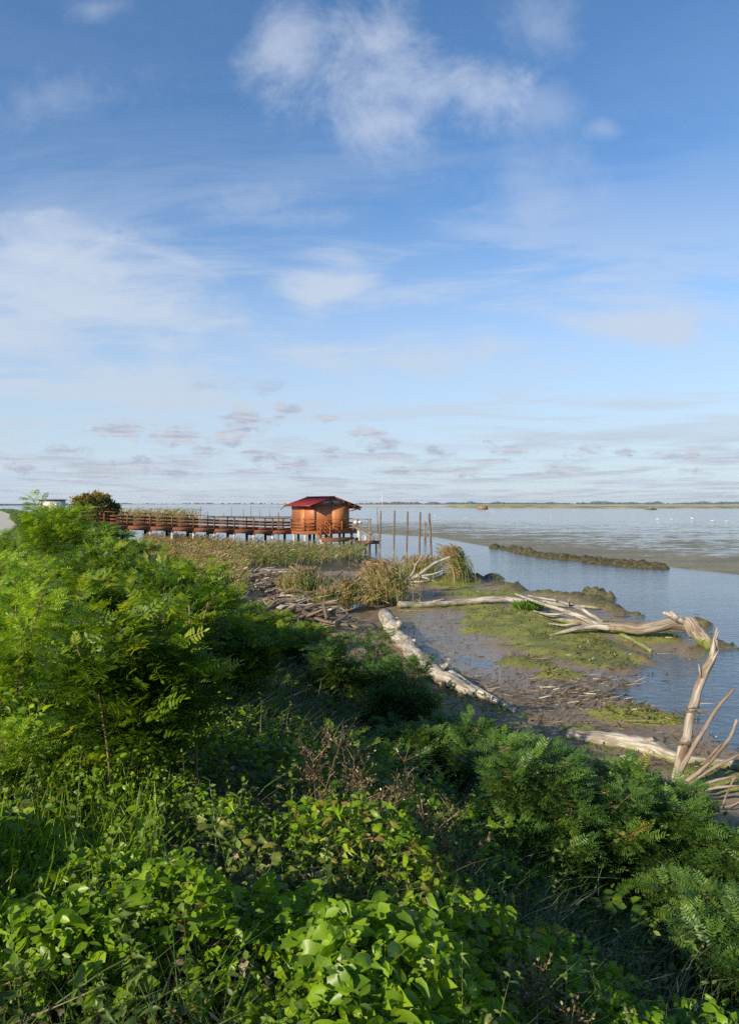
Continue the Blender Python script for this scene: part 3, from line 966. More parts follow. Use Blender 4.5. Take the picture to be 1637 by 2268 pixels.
# decks
XA, YF, XB, YB = -3.2, -3.35, 2.15, 1.1
b = MB()
b.box(XA, XB, YF, -L2 - 0.006, -0.06, -0.005)
b.box(XA, -W2 - 0.006, -L2 - 0.005, YB, -0.06, -0.005)
b.box(-W2, XB - 0.1, -L2, L2, -0.08, -0.01)
b.build("deck", m_trim, hut)
b = MB()
b.bar((XA, YF + 0.04, -0.17), (XB, YF + 0.04, -0.17), 0.10, 0.215)
b.bar((XB - 0.05, YF + 0.1, -0.17), (XB - 0.05, L2, -0.17), 0.10, 0.21)
b.bar((XA + 0.05, YF + 0.1, -0.17), (XA + 0.05, YB, -0.17), 0.10, 0.21)
b.bar((XA + 0.1, -L2, -0.19), (XB - 0.1, -L2, -0.19), 0.10, 0.21)
b.bar((XA + 0.1, YB - .05, -0.19), (XB - 0.1, YB - .05, -0.19), 0.10, 0.21)
b.build("deck_beam", m_trim, hut)


def railing(parent, a, c, n_, mt, h=1.0, mids=(0.64, 0.36), low=0.10, ends=True):
    """posts and boards from a to c, in the parent's frame; every post and board a part"""
    a = np.array(a, float); c = np.array(c, float)
    for i in range(n_ + 1):
        if not ends and i in (0, n_): continue
        p = a + (c - a) * i / n_
        q = MB(); q.box(p[0] - .045, p[0] + .045, p[1] - .045, p[1] + .045, p[2] - 0.24, p[2] + h - 0.022)
        q.build("rail_post", mt, parent)
    dd = (c - a) / np.linalg.norm(c - a); nn = np.array((-dd[1], dd[0], 0)) * 0.062
    q = MB(); q.bar(a + (0, 0, h) - dd * .07, c + (0, 0, h) + dd * .07, 0.15, 0.045); q.build("handrail", mt, parent)
    for mz_ in mids:
        q = MB(); q.bar(a + (0, 0, mz_) + nn, c + (0, 0, mz_) + nn, 0.03, 0.12); q.build("rail_board", mt, parent)
    q = MB(); q.bar(a + (0, 0, low) + nn, c + (0, 0, low) + nn, 0.03, 0.15); q.build("toe_board", mt, parent)


railing(hut, (-1.15, YF + 0.05, 0), (XB - 0.05, YF + 0.05, 0), 2, m_trim)
railing(hut, (XB - 0.05, YF + 0.16, 0), (XB - 0.05, L2 - 0.2, 0), 3, m_trim)
railing(hut, (XA + 0.05, YF + 0.1, 0), (XA + 0.05, -0.68, 0), 2, m_trim)
railing(hut, (XA + 0.15, YF + 0.05, 0), (-2.15, YF + 0.05, 0), 1, m_trim, ends=False)
# stair down to the landing stage
b = MB()
for k in range(3):
    b.box(-2.06, -1.24, YF - 0.02 - 0.26 * (k + 1), YF - 0.03 - 0.26 * k, -0.17 - 0.15 * k, -0.13 - 0.15 * k)
for x in (-2.1, -1.2):
    b.bar((x, YF, -0.12), (x, YF - 0.9, -0.62), 0.04, 0.2)
b.build("stair", m_trim, hut)
for x in (-2.1, -1.2):
    b = MB()
    b.bar((x, YF - 0.02, 0.98), (x, YF - 0.92, 0.45), 0.05, 0.10)
    b.bar((x, YF - 0.02, 0.62), (x, YF - 0.92, 0.10), 0.03, 0.10)
    b.bar((x, YF - 0.02, 0.32), (x, YF - 0.92, -0.20), 0.03, 0.10)
    b.box(x - .04, x + .04, YF - 0.96, YF - 0.88, -0.60, 0.47)
    b.build("stair_rail", m_trim, hut)
b = MB(); b.box(-2.5, 1.0, YF - 1.9, YF - 0.82, -0.62, -0.56)
b.bar((-2.5, YF - 1.86, -0.74), (1.0, YF - 1.86, -0.74), 0.08, 0.23)
b.build("landing", m_rail, hut)
b = MB(); b.box(1.1, 3.0, YF - 2.1, YF - 1.2, -0.93, -0.87); b.bar((1.1, YF - 2.06, -1.04), (3.0, YF - 2.06, -1.04), 0.08, 0.21); b.build("lower_step", m_rail, hut)
for x in (-2.4, -1.5, -0.75, 0.1, 0.9, 1.2, 2.0, 2.9):
    b = MB(); b.tube([(x, YF - 1.7, -2.3), (x, YF - 1.7, -0.63 if x < 1 else -0.94)], 0.075, 8); b.build("pile", m_conc, hut, True)
for (x, y, m_, r) in ((-3.05, YF + .1, m_conc, .12), (-1.6, YF + .1, m_conc, .12), (0.3, YF + .15, m_dark, .11), (1.5, YF + .15, m_dark, .12), (2.15, YF - .02, m_conc, .17),
                      (-3.05, -1.0, m_conc, .12), (-1.6, -1.2, m_dark, .11), (0, -1.2, m_dark, .11), (1.8, -1.2, m_dark, .11), (-3.05, 1.0, m_dark, .12), (-1.6, 1.2, m_dark, .11), (0, 1.2, m_dark, .11),
                      (1.8, 1.2, m_dark, .11), (-1.6, 2.2, m_dark, .11), (0, 2.2, m_dark, .11), (1.8, 2.2, m_dark, .11)):
    b = MB(); b.tube([(x, y, -2.3), (x, y, -0.28 if r < .15 else -0.02)], r, 10); b.build("pile", m_, hut, True)
b = MB(); b.tube([(-3.4, 1.6, -2.3), (-3.4, 1.6, 1.55)], 0.05, 6); lp = b.build("pole", m_rail, hut, True)

# ------------------------------------------------------------------ boardwalk from the levee
gx = np.array((math.cos(RZ_H), math.sin(RZ_H))); lx = np.array((-math.sin(RZ_H), math.cos(RZ_H)))
bw0 = np.array((-4.51, 64.87)) + gx * (XA - 0.01) + lx * 0.12
walk = empty("boardwalk", (bw0[0], bw0[1], 1.65), RZ_H + PI, "long brown timber boardwalk with railings rising from the hut to the levee", "boardwalk")
LW = 17.4


def wz(x): return 0.74 * min(max(x - 1.0, 0) / 14.5, 1.0)


N_SP = 10
segs = [LW * i / N_SP for i in range(N_SP + 1)]
b = MB()
for i in range(N_SP):
    for j in range(4):
        xa = segs[i] + LW / N_SP * j / 4; xb = segs[i] + LW / N_SP * (j + 1) / 4
        for k in range(3):
            p = xa + (xb - xa) * k / 3; q_ = xa + (xb - xa) * (k + 0.94) / 3
            b.bar((p, 0, wz(p) - .03), (q_, 0, wz(q_) - .03), 1.62, 0.045)
b.build("deck", m_rail, walk)
for sy in (-1, 1):
    for i in range(N_SP):
        a = np.array((segs[i], sy * 0.84, wz(segs[i]))); c = np.array((segs[i + 1], sy * 0.84, wz(segs[i + 1])))
        q = MB(); q.bar(a + (0, 0, -.19), c + (0, 0, -.19), .09, .32); q.build("edge_beam", m_rail, walk)
        q = MB(); q.bar(a + (0, 0, 1.0), c + (0, 0, 1.0), .15, .05); q.build("handrail", m_rail, walk)
        for mz_, hh_ in ((0.68, .14), (0.42, .14), (0.12, .21)):
            q = MB(); q.bar(a + (0, -sy * .065, mz_), c + (0, -sy * .065, mz_), .03, hh_); q.build("rail_board", m_rail, walk)
    for i in range(N_SP + 1):
        x = segs[i]; z = wz(x)
        q = MB(); q.box(x - .05, x + .05, sy * .84 - .048, sy * .84 + .048, z - .05, z + .97); q.build("rail_post", m_rail, walk)
        if i > 0:
            zt = z - .33
            q = MB(); q.tube([(x, sy * .80, -2.4), (x, sy * .80, zt - .1)], .10 if sy > 0 else .12, 10)
            q.build("pile", m_conc if sy > 0 else m_dark, walk, True)
            q = MB(); q.box(x - .11, x + .11, sy * .80 - .11, sy * .80 + .11, zt - .1, zt); q.build("pile_cap", m_rail, walk)
for i in range(1, N_SP + 1):
    q = MB(); q.bar((segs[i] + .06, -.85, wz(segs[i]) - .42), (segs[i] + .06, .85, wz(segs[i]) - .42), .09, .14); q.build("cross_beam", m_dark, walk)

# ------------------------------------------------------------------ mooring poles
m_pole = wood_mat("brown_pole", (0.185, 0.135, 0.105), (0.150, 0.108, 0.083), (0.06, 0.04, 0.03), 6, 0.1, moss=(0.17, 0.15, 0.05), mosstop=0.55, bump=0.3)
m_grey = wood_mat("grey_post", (0.23, 0.21, 0.185), (0.17, 0.155, 0.135), (0.14, 0.11, 0.08), 6, 0.1, moss=(0.15, 0.13, 0.04), mosstop=0.5)
for (bx_, by_, tx, ty, r, lab) in (
        (841, 1222.7, 843.6, 1130.7, .058, "brown mooring pole nearest the hut, with a pale stick leaning beside it"),
        (872, 1227, 874, 1131, .062, "straight brown mooring pole, second from the hut in the row of five"),
        (900, 1232, 903, 1133, .064, "brown mooring pole in the middle of the row of five beside the hut"),
        (928, 1236.6, 931, 1134, .066, "straight brown mooring pole just before the short grey post"),
        (956, 1243, 950.5, 1137, .075, "thicker brown mooring pole leaning to the left, farthest from the hut in its row")):
    p = G(bx_, by_); t = AT(tx, ty, p[1] + 0.2) - p
    V, Fs, g = tube(catmull([(0, 0, -0.8), t * 0.5, t], 10), np.linspace(r * 1.12, r * 1.0, 10), 10, 0.06, int(bx_))
    o = mesh_obj("mooring_pole", V, Fs, m_pole, None, {'grain': g}, True)
    o.location = p
    tag(o, lab, "pole", "mooring poles in a row")
p = G(942, 1192.5)
b = MB(); b.box(-.16, .0, -.09, .09, -.8, 2.0); b.box(.02, .13, -.07, .07, -.8, 1.86); b.bar((-.22, -.11, 1.6), (.2, -.11, 1.75), .03, .12)
o = b.build("mooring_post", m_grey, None); o.location = p
tag(o, "short pale grey double post standing in the channel behind the brown poles", "post")
p = G(839, 1194, .1)
t0 = AT(835, 1124.5, p[1] - 6); b = MB(); b.tube([(0, 0, -.4), t0 - p], .035, 6); o = b.build("leaning_stick", m_grey, None, True); o.location = p
tag(o, "thin pale stick leaning in the water next to the first mooring pole", "stick")
p = G(804, 1182, 0.05)
p = G(912, 1182, 0.03)
q = G(925, 1182.5, .03); b = MB(); b.bar((-1.0, -5, 0.02), (1.6, -5, .03), .3, .09); o = b.build("floating_plank", m_dark, None); o.location = G(880, 1176.5, .0)
tag(o, "dark plank floating by the mudflat edge between the poles", "plank")
# hoist beside the hut
h0 = G(819, 1217.5); ho = empty("boat_hoist", h0, 0, "grey frame of posts with a white winch beside the hut deck", "hoist")
tp = AT(819, 1149, h0[1]) - h0
b = MB(); b.tube([(0, 0, -.8), (0.02, 0, 1.4), tp], .085, 8, .08, 3); b.build("post", m_grey, ho, True)
b = MB(); b.tube([(-.33, .3, -.8), (-.33, .3, 1.28)], .14, 10); b.build("pile", m_conc, ho, True)
lft = AT(783.5, 1149, h0[1] + .4) - h0
b = MB(); b.bar(tp + (0.15, -.05, -.05), lft + (-.1, 0, 0), .07, .09); b.build("beam", m_grey, ho)
b = MB(); b.bar(lft + (0, 0.02, -1.0), lft + (0, 0.02, .08), .12, .12, (0, 1, 0)); b.build("post", m_grey, ho)
m_white = plain_mat("white_enamel", (0.72, 0.72, 0.70), 0.4, 0.08, 6)
c = AT(791, 1157, h0[1] + .25) - h0
b = MB(); b.box(c[0] - .3, c[0] + .1, c[1] - .12, c[1] + .12, c[2] - .14, c[2] + .14); b.tube([c + (.1, 0, 0), c + (.42, 0, .0)], .12, 10); b.build("winch", plain_mat("grey_enamel", (0.45, 0.45, 0.44), 0.45, 0.1, 6), ho)
b = MB(); b.tube([c + (.42, 0, 0.1), c + (.44, -.02, -1.15)], .018, 5); b.tube([tp + (-.12, 0, 0), tp + (-.14, 0, -1.6)], .018, 5); b.build("rope", m_dark, ho)
g0 = AT(790, 1166, 61.0); g1 = AT(836, 1195, 58.3)
gw = empty("gangway", g0, 0, "weathered grey gangway sloping from the hut deck down towards the water", "gangway")
dv = g1 - g0; sdv = np.array((0.25, -.30, 0.0))
for s_ in (-1, 1):
    b = MB(); b.bar(sdv * s_, dv + sdv * s_, .10, .17); b.build("side_beam", m_grey, gw)
b = MB()
for k in range(12):
    q = dv * (k + .5) / 12 + (0, 0, .08); b.bar(q - sdv * .9, q + sdv * .9, .12, .03)
b.build("tread", m_grey, gw)
b = MB()
for k in range(16):
    t_ = rng.uniform(.25, .75); q = dv * t_ + (0, 0, .12)
    b.tube(catmull([q, q + rng.normal(0, .14, 3) + (0, 0, .1), q + rng.normal(0, .2, 3) + (0, 0, .02)], 6), .015, 4)
b.build("rope", m_grey, gw)

# ------------------------------------------------------------------ stakes in the lagoon
m_stake = plain_mat("stake_wood", (0.20, 0.17, 0.14), 0.8, 0.3, 5)
for i, (x, yb, yt) in enumerate(((404, 1134, 1128), (372, 1130, 1124.5), (385, 1132, 1126), (416, 1133, 1119), (445, 1136, 1121), (461, 1141, 1132), (496, 1143, 1135), (513, 1144, 1121), (540, 1144, 1126), (556, 1145, 1121),
                                 (576, 1140, 1128), (598, 1143, 1130))):
    p = G(x, yb); hh_ = (yb - yt) / F * p[1]
    V, Fs, g = tube([(0, 0, -.5), (random.uniform(-.1, .1), 0, hh_)], [0.07 + p[1] * .0002, 0.05 + p[1] * .0002], 6)
    o = mesh_obj("stake", V, Fs, m_stake, None, {'grain': g}); o.location = p
    tag(o, "thin wooden stake standing in the open water beyond the boardwalk", "stake", "stakes in the lagoon beyond the boardwalk")

# ------------------------------------------------------------------ far objects
p = AT(847, 1115.5, 4300); p[2] = 1.0
V, Fs, g = tube([(0, 0, 0), (0, 0, 28), (0, 0, 58)], [3.6, 3.0, 2.3], 14)
o = mesh_obj("chimney_stack", V, Fs, plain_mat("pale_render", (0.62, 0.50, 0.46), 0.8, 0.05, 0.02), None, None, True); o.location = p
tag(o, "very tall slender pale chimney on the far horizon", "chimney")
p = G(1068.5, 1127.8)
m_straw = plain_mat("straw_thatch", (0.215, 0.145, 0.080), 0.9, 0.35, 1.2)
hd_ = empty("hunting_hide", p, 0, "brown thatched hunting hide like a box in the water off the marsh", "hide")
b = MB(); b.box(-3.6, 3.6, -1.6, 1.6, -.3, 2.3); b.build("wall", m_straw, hd_)
b = MB(); b.add([(-3.8, -1.8, 2.31), (3.8, -1.8, 2.31), (3.8, 1.8, 2.31), (-3.8, 1.8, 2.31), (-3.3, -1, 2.75), (3.3, -1, 2.75), (3.3, 1, 2.75), (-3.3, 1, 2.75)], [[(0, 3, 2, 1), (4, 5, 6, 7), (0, 1, 5, 4), (1, 2, 6, 5), (2, 3, 7, 6), (3, 0, 4, 7)]]); b.build("roof", m_straw, hd_)
p = G(1440, 1128.8)
bt = empty("flat_boat", p, 0, "dark flat boat with a pale deck moored by the marsh", "boat")
b = MB(); b.add([(-4, -.9, .5), (4.4, -.8, .6), (4.4, .8, .6), (-4, .9, .5), (-3.4, -.7, -.2), (3.4, -.6, -.2), (3.4, .6, -.2), (-3.4, .7, -.2)], [[(0, 1, 2, 3), (7, 6, 5, 4), (4, 5, 1, 0), (5, 6, 2, 1), (6, 7, 3, 2), (7, 4, 0, 3)]]); b.build("hull", m_dark, bt)
b = MB(); b.box(-2.4, 2.6, -.75, .75, .62, .95); b.box(-1.2, 1.4, -.5, .5, .96, 1.5); b.build("cabin", m_grey, bt)
# cabin by the levee road
p = AT(117, 1115, 118); p[2] = float(height(p[0], p[1])) - .1
cb = empty("white_cabin", p, R(10), "small white cabin with a flat dark roof behind the bushes by the road", "cabin")
ztop = 4.70 - p[2]
b = MB(); b.box(-1.75, 1.75, -1.4, 1.4, 0, ztop - .16); wl = b.build("wall", plain_mat("old_whitewash", (0.50, 0.49, 0.46), 0.8, 0.15, 2), cb)
b = MB(); b.box(-1.98, 1.98, -1.65, 1.65, ztop - .155, ztop); b.build("roof", plain_mat("dark_fascia", (0.07, 0.045, 0.04), 0.6), cb)
b = MB(); b.box(.7, 1.3, -1.43, -1.404, ztop - 1.2, ztop - .5); b.build("window", m_glass, wl)


def gull():
    b = MB()
    b.tube(catmull([(-.26, 0, .20), (-.12, 0, .22), (.05, 0, .24), (.16, 0, .31), (.20, 0, .36)], 10), [.015, .05, .085, .10, .10, .085, .065, .05, .048, .02], 8)
    b.tube([(.17, 0, .35), (.22, 0, .36)], [.045, .04], 6)
    b.tube([(.23, 0, .36), (.30, 0, .345)], [.016, .005], 5)
    for s_ in (-1, 1):
        b.tube([(.02, .03 * s_, .18), (.03, .03 * s_, .0)], .008, 4)
        b.tube(catmull([(.08, .075 * s_, .27), (-.1, .09 * s_, .25), (-.30, .03 * s_, .21)], 6), [.02, .045, .05, .04, .02, .008], 5)
    return b.build("gull", m_white, None, True)


gl = None
GP = ((1078, 1132.4), (1270, 1130.7), (1030, 1151), (1220, 1148), (1402, 1153), (1455.5, 1153), (1487, 1153.5), (1532, 1151), (1577, 1156.5), (1608, 1157.5), (1091, 1133.5), (963, 1144))
for i, (x, y) in enumerate(GP):
    if gl is None:
        gl = gull(); o = gl
    else:
        o = gl.copy(); COL.objects.link(o)
    o.location = G(x, y, .03); o.rotation_euler = (0, 0, random.uniform(0, 6.28)); o.scale = (1.5, 1.5, 1.5) if y < 1140 else (1.25,) * 3
    tag(o, "small white gull standing on the wet mudflat far out", "gull", "gulls on the mudflat")

# ================================================================== driftwood
PALE = (0.46, 0.42, 0.355)
m_drift = wood_mat("bleached_wood", PALE, (0.33, 0.295, 0.245), (0.095, 0.075, 0.055), 5, 0.10, mud=(0.215, 0.185, 0.140), mudt=0.56, moss=(0.095, 0.105, 0.020), mosstop=0.27)
m_drift2 = wood_mat("grey_brown_wood", (0.33, 0.27, 0.205), (0.24, 0.19, 0.14), (0.085, 0.062, 0.044), 5, 0.10, moss=(0.085, 0.105, 0.014), mosstop=0.40)
m_drift3 = wood_mat("brown_driftwood", (0.17, 0.125, 0.088), (0.12, 0.088, 0.062), (0.045, 0.032, 0.022), 5, 0.10)
m_stump = wood_mat("peeling_wood", (0.43, 0.375, 0.32), (0.33, 0.275, 0.225), (0.13, 0.10, 0.075), 6, 0.10, mud=(0.155, 0.110, 0.068))
m_mossy = wood_mat("mossy_pole", (0.16, 0.19, 0.03), (0.11, 0.15, 0.02), (0.36, 0.33, 0.22), 3, 0.1)
_seed = [1]


def branch(pts, radii, mt, base, name, parent=None, sides=10, rough=0.28, n_=None):
    P = np.asarray(pts, float)
    L = np.linalg.norm(np.diff(P, axis=0), axis=1).sum()
    n_ = n_ or int(min(60, max(8, L / 0.09)))
    C = catmull(P, n_)
    r = np.interp(np.linspace(0, 1, n_), np.linspace(0, 1, len(radii)), radii) * .84
    sd = _seed[0]; _seed[0] += 1
    u = np.linspace(0, L, n_)
    wob = np.stack([fbm(u * 1.6 + sd * 9, u * 0, 3, sd), fbm(u * 1.6 + sd * 5, u * 0 + 4, 3, sd + 2), fbm(u * 1.6, u * 0 + 8, 3, sd + 4)], -1)
    C = C + wob * (r[:, None] * 0.9)
    V, Fs, g = tube(C - base, r, sides, rough, sd)
    return mesh_obj(name, V, Fs, mt, parent, {'grain': g}, True)


def log(name, label, cat, pts, radii, mt, branches=(), group=None, sides=14, rough=0.28, bmt=None):
    base = np.asarray(pts[0], float)
    o = branch(pts, radii, mt, base, name, None, sides, rough)
    o.location = base
    for bp, br in branches:
        branch(bp, br, bmt or mt, base, "branch", o, 8, 0.25)
    return tag(o, label, cat, group)


def GS(lst):
    return [G(*q) for q in lst]


# the long log along the foot of the slope
log("driftwood_log", "thick grey log lying on the mud, slanting from the reeds towards the green slope", "log",
    [GH(853, 1366, .28), GH(880, 1402, .24), GH(915, 1445, .20), GH(955, 1481, .17), GH(1000, 1511, .14), GH(1052, 1538, .10)], [.27, .265, .23, .195, .165, .12], m_drift,
    [(GS([(882, 1392, .5), (885, 1378, .75)]) + [], [.15, .10]), (GS([(905, 1425, .4), (920, 1418, .55)]), [.09, .05]), (GS([(980, 1495, .3), (983, 1483, .45), (990, 1472, .62)]), [.10, .09, .05]), (GS([(945, 1478, .3), (928, 1474, .36)]), [.06, .03])], sides=28, rough=.19)
log("driftwood_pole", "slender pale pole lying against the thick grey log, its tip reaching the bushes", "log",
    [GH(975, 1475, .22), GH(1005, 1497, .16), GH(1030, 1513, .12), GH(1058, 1531, .11), GH(1085, 1547, .10), GH(1112, 1561, .09), GH(1142, 1574, .08)], [.075, .10, .10, .09, .06], m_drift)
# the straight bleached trunk
log("driftwood_log", "straight bleached trunk lying across the mud behind the mossy patch", "log",
    GS([(884, 1341, .17), (930, 1339, .17), (1000, 1335, .18), (1070, 1329, .24), (1120, 1327, .26), (1165, 1332, .22), (1240, 1339, .2), (1327, 1347, .12)]), [.17, .16, .155, .16, .14, .11, .09, .06], m_drift,
    [(GS([(960, 1334, .3), (985, 1326, .42)]), [.06, .03])])
# the fallen tree with the root at the water
log("fallen_tree", "grey fallen tree with a mossy root foot at the water's edge and forked bare branches", "dead tree",
    GS([(1574, 1434, .06), (1556, 1415, .22), (1535, 1394, .42), (1510, 1382, .52), (1470, 1386, .48), (1415, 1391, .40), (1355, 1387, .34), (1300, 1381, .30), (1245, 1374, .24), (1188, 1361, .14)]),
    [.13, .26, .27, .22, .20, .19, .17, .14, .10, .05], m_drift2,
    [(GS([(1518, 1384, .5), (1500, 1370, .72), (1468, 1357, .86)]), [.16, .14, .05]), (GS([(1508, 1382, .5), (1497, 1368, .75), (1484, 1355, .92)]), [.12, .11, .04]),
     (GS([(1350, 1388, .34), (1300, 1388, .32), (1260, 1398, .22), (1216, 1408, .12)]), [.12, .10, .08, .03]), (GS([(1265, 1396, .22), (1240, 1404, .12), (1222, 1414, .06)]), [.05, .04, .02]),
     (GS([(1335, 1378, .4), (1290, 1350, .75), (1240, 1334, .75), (1168, 1319, .6)]), [.085, .07, .055, .03]), (GS([(1325, 1385, .35), (1262, 1358, .55), (1195, 1336, .6), (1140, 1315, .62)]), [.10, .085, .06, .035]),
     (GS([(1262, 1358, .55), (1210, 1360, .4), (1180, 1352, .3)]), [.05, .04, .02]), (GS([(1262, 1342, .75), (1259, 1333, .95), (1260, 1327, 1.05)]), [.04, .03, .01]), (GS([(1232, 1333, .75), (1230, 1322, .95)]), [.035, .015]),
     (GS([(1300, 1378, .3), (1255, 1385, .25), (1215, 1381, .2)]), [.07, .05, .02])], sides=28, bmt=m_drift)
log("mossy_pole", "short bright green mossy pole lying on the mud under the fallen tree", "pole", GS([(1374, 1404, .14), (1410, 1423, .10), (1442, 1441, .06)]), [.06, .065, .065], m_mossy, rough=.1)
# the near log and the broken tree
log("bleached_log", "thick bleached log lying on green mud behind the broken tree at the right edge", "log",
    GS([(1258, 1628, .2), (1320, 1640, .2), (1390, 1648, .2), (1445, 1655, .2), (1490, 1676, .16), (1550, 1688, .13), (1600, 1692, .12), (1680, 1694, .11)]), [.13, .155, .165, .17, .15, .11, .09, .08], m_drift,
    [(GS([(1425, 1642, .28), (1446, 1636, .36)]), [.07, .04])], sides=30, rough=.40)
DS = 9.2


def AS(lst):
    return [AT(x, y, DS + dd) for x, y, dd in lst]


log("broken_tree", "tall broken dead tree at the right edge with peeling bark and splayed branches", "dead tree",
    AS([(1490, 1760, .0), (1501, 1706, 0), (1513, 1655, 0), (1522, 1629, 0), (1527, 1590, 0), (1534, 1560, 0), (1541, 1530, 0), (1558, 1491, 0), (1573, 1462, 0), (1580, 1438, 0), (1583, 1415, 0), (1588, 1389, 0)]), [.078, .074, .070, .064, .060, .066, .060, .066, .056, .050, .036, .008], m_stump,
    [(AS([(1500, 1735, 0), (1507, 1706, -.05), (1558, 1617, -.1), (1591, 1566, -.1), (1626, 1525, -.1)]), [.042, .040, .030, .026, .02]),
     (AS([(1503, 1765, 0), (1512, 1738, -.1), (1556, 1703, -.2), (1612, 1640, -.2), (1632, 1594, -.2)]), [.042, .038, .03, .025, .02]),
     (AS([(1503, 1770, 0), (1514, 1745, -.1), (1570, 1705, -.2), (1650, 1664, -.25)]), [.036, .032, .024, .02]),
     (AS([(1505, 1775, 0), (1521, 1758, -.1), (1575, 1731, -.15), (1628, 1719, -.2)]), [.03, .028, .022, .012]),
     (AS([(1628, 1719, -.2), (1615, 1745, -.2), (1596, 1792, -.25)]), [.014, .013, .010]),
     (AS([(1508, 1785, 0), (1524, 1771, -.1), (1570, 1748, -.2), (1645, 1740, -.2)]), [.036, .032, .026, .016]),
     (AS([(1591, 1788, -.2), (1563, 1812, -.3), (1556, 1822, -.3)]), [.018, .015, .01]), (AS([(1591, 1788, -.2), (1620, 1785, -.2), (1660, 1762, -.2)]), [.018, .014, .01]),
     (AS([(1576, 1680, -.2), (1560, 1690, -.2), (1590, 1655, -.1), (1612, 1640, 0)]), [.02, .02, .016, .01]), (AS([(1537, 1560, 0), (1570, 1558, -.05), (1585, 1561, -.05)]), [.012, .008, .004])], sides=20, rough=.34, bmt=wood_mat("brown_branch_wood", (0.20, 0.145, 0.102), (0.33, 0.275, 0.22), (0.10, 0.068, 0.045), 6, 0.10))
bt_ = [o for o in COL.objects if o.name == "broken_tree"][0]
for (a, c, r_) in ((1533, 1571, .075), (1514, 1645, .080)):
    q0 = AT(a, c, DS) - np.array(bt_.location); b = MB()
    for k in range(4):
        th = np.linspace(0, 2 * PI, 14)
        b.tube(np.stack([q0[0] + r_ * np.cos(th) + .01 * rng.normal(size=14), q0[1] + r_ * np.sin(th), q0[2] + .02 * np.cos(th + k) + rng.normal(0, .02) + .008 * rng.normal(size=14)], -1), .008, 5)
    for k in range(3):
        b.tube(catmull([q0 + (r_ * .6, -.05, 0), q0 + (r_ + .1, -.08, -.03 * k), q0 + (r_ + rng.uniform(.12, .3), -.1, rng.uniform(-.2, .05))], 8), np.linspace(.008, .003, 8), 4)
    b.build("wound_twigs", m_drift3, bt_, True)
b = MB()
for (a, c, a2, c2, w_) in ((1584, 1440, 1579, 1412, .018), (1576, 1470, 1590, 1440, .02), (1552, 1500, 1546, 1470, .016), (1586, 1415, 1590, 1398, .012)):
    b.tube([AT(a, c, DS - .05) - np.array(bt_.location), AT(a2, c2, DS - .06) - np.array(bt_.location)], [w_, .003], 6, .3)
b.build("splinter", m_stump, bt_, True)
log("driftwood_branch", "brown knotted branch lying in the shaded hollow at the right edge", "branch", GS([(1565, 1852, .12), (1595, 1846, .22), (1620, 1862, .15), (1660, 1872, .1)]), [.04, .05, .045, .04], m_drift3)
# bleached branch among the reeds
f0 = [(889, 1299, .35), (929, 1274, 1.0), (961, 1250, 1.55), (997, 1233, 1.95)]
DF = G(889, 1299, .35)[1]


def AF(lst):
    return [AT(x, y, DF) for x, y in lst]


log("dead_branch", "bleached dead branch with raised forks in front of the small reed tufts", "branch",
    AF([(884, 1302), (929, 1273), (961, 1249), (998, 1233)]), [.10, .085, .07, .03], m_drift,
    [(AF([(891, 1298), (914, 1271), (922, 1250), (935, 1231)]), [.08, .06, .05, .03]), (AF([(920, 1277), (957, 1272), (983, 1263)]), [.06, .05, .02]), (AF([(924, 1277), (945, 1281), (972, 1293)]), [.07, .06, .03]),
     (AF([(884, 1283), (892, 1262), (897, 1250)]), [.03, .025, .015]), (AF([(886, 1300), (915, 1296), (940, 1303)]), [.08, .06, .04]), (AF([(905, 1290), (930, 1288), (955, 1285)]), [.05, .04, .03])])
# the tangle at the foot of the slope: the pieces one can tell apart
for lab, pts, rad, mt in (
        ("grey arching driftwood branch rising out of the tangle", [(617, 1343, .25), (649, 1327, .75), (690, 1340, .5), (741, 1363, .15)], [.06, .055, .045, .03], m_drift2),
        ("thick bent grey root standing in the driftwood tangle", [(621, 1362, .2), (640, 1352, .55), (656, 1343, .75), (668, 1355, .6), (672, 1374, .2)], [.10, .11, .11, .09, .07], m_drift2),
        ("long pale log along the back of the driftwood tangle, under the reeds", [(531, 1268, .35), (575, 1265, .35), (628, 1263, .35), (684, 1260, .3)], [.12, .13, .12, .08], m_drift),
        ("second pale log in front of the long one at the back of the tangle", [(545, 1277, .35), (590, 1272, .35), (628, 1268, .35)], [.12, .14, .10], m_drift),
        ("thick brown stump end propped up in the middle of the driftwood tangle", [(590, 1312, .2), (607, 1296, .5), (624, 1279, .8)], [.17, .17, .15], m_drift3),
        ("short thick grey log lying at the near end of the driftwood tangle", [(722, 1392, .15), (740, 1389, .15), (757, 1387, .15)], [.11, .12, .11], m_drift2),
        ("dark stick standing aslant in the still inlet", [(736, 1285, .05), (748, 1275, .4), (762, 1263, .8)], [.07, .06, .03], m_drift3),
        ("long thin pale branch lying on the mud below the tangle", [(720, 1394, .15), (774, 1411, .1), (815, 1413, .1), (860, 1417, .08)], [.06, .05, .045, .02], m_drift),
        ("crooked brown branch between the tangle and the bleached trunk", [(770, 1354, .12), (815, 1345, .15), (845, 1344, .12), (874, 1338, .12)], [.07, .07, .06, .05], m_drift3),
        ("thin pale stick lying straight in front of the bleached trunk", [(880, 1352, .06), (925, 1353, .06), (990, 1352, .05)], [.03, .03, .02], m_drift),
        ("pale forked stick on the near side of the short thick log", [(738, 1378, .15), (760, 1372, .25), (778, 1366, .2)], [.05, .06, .04], m_drift)):
    log("driftwood_branch", lab, "branch", GS(pts), rad, mt, group="driftwood washed up at the foot of the slope", sides=10)
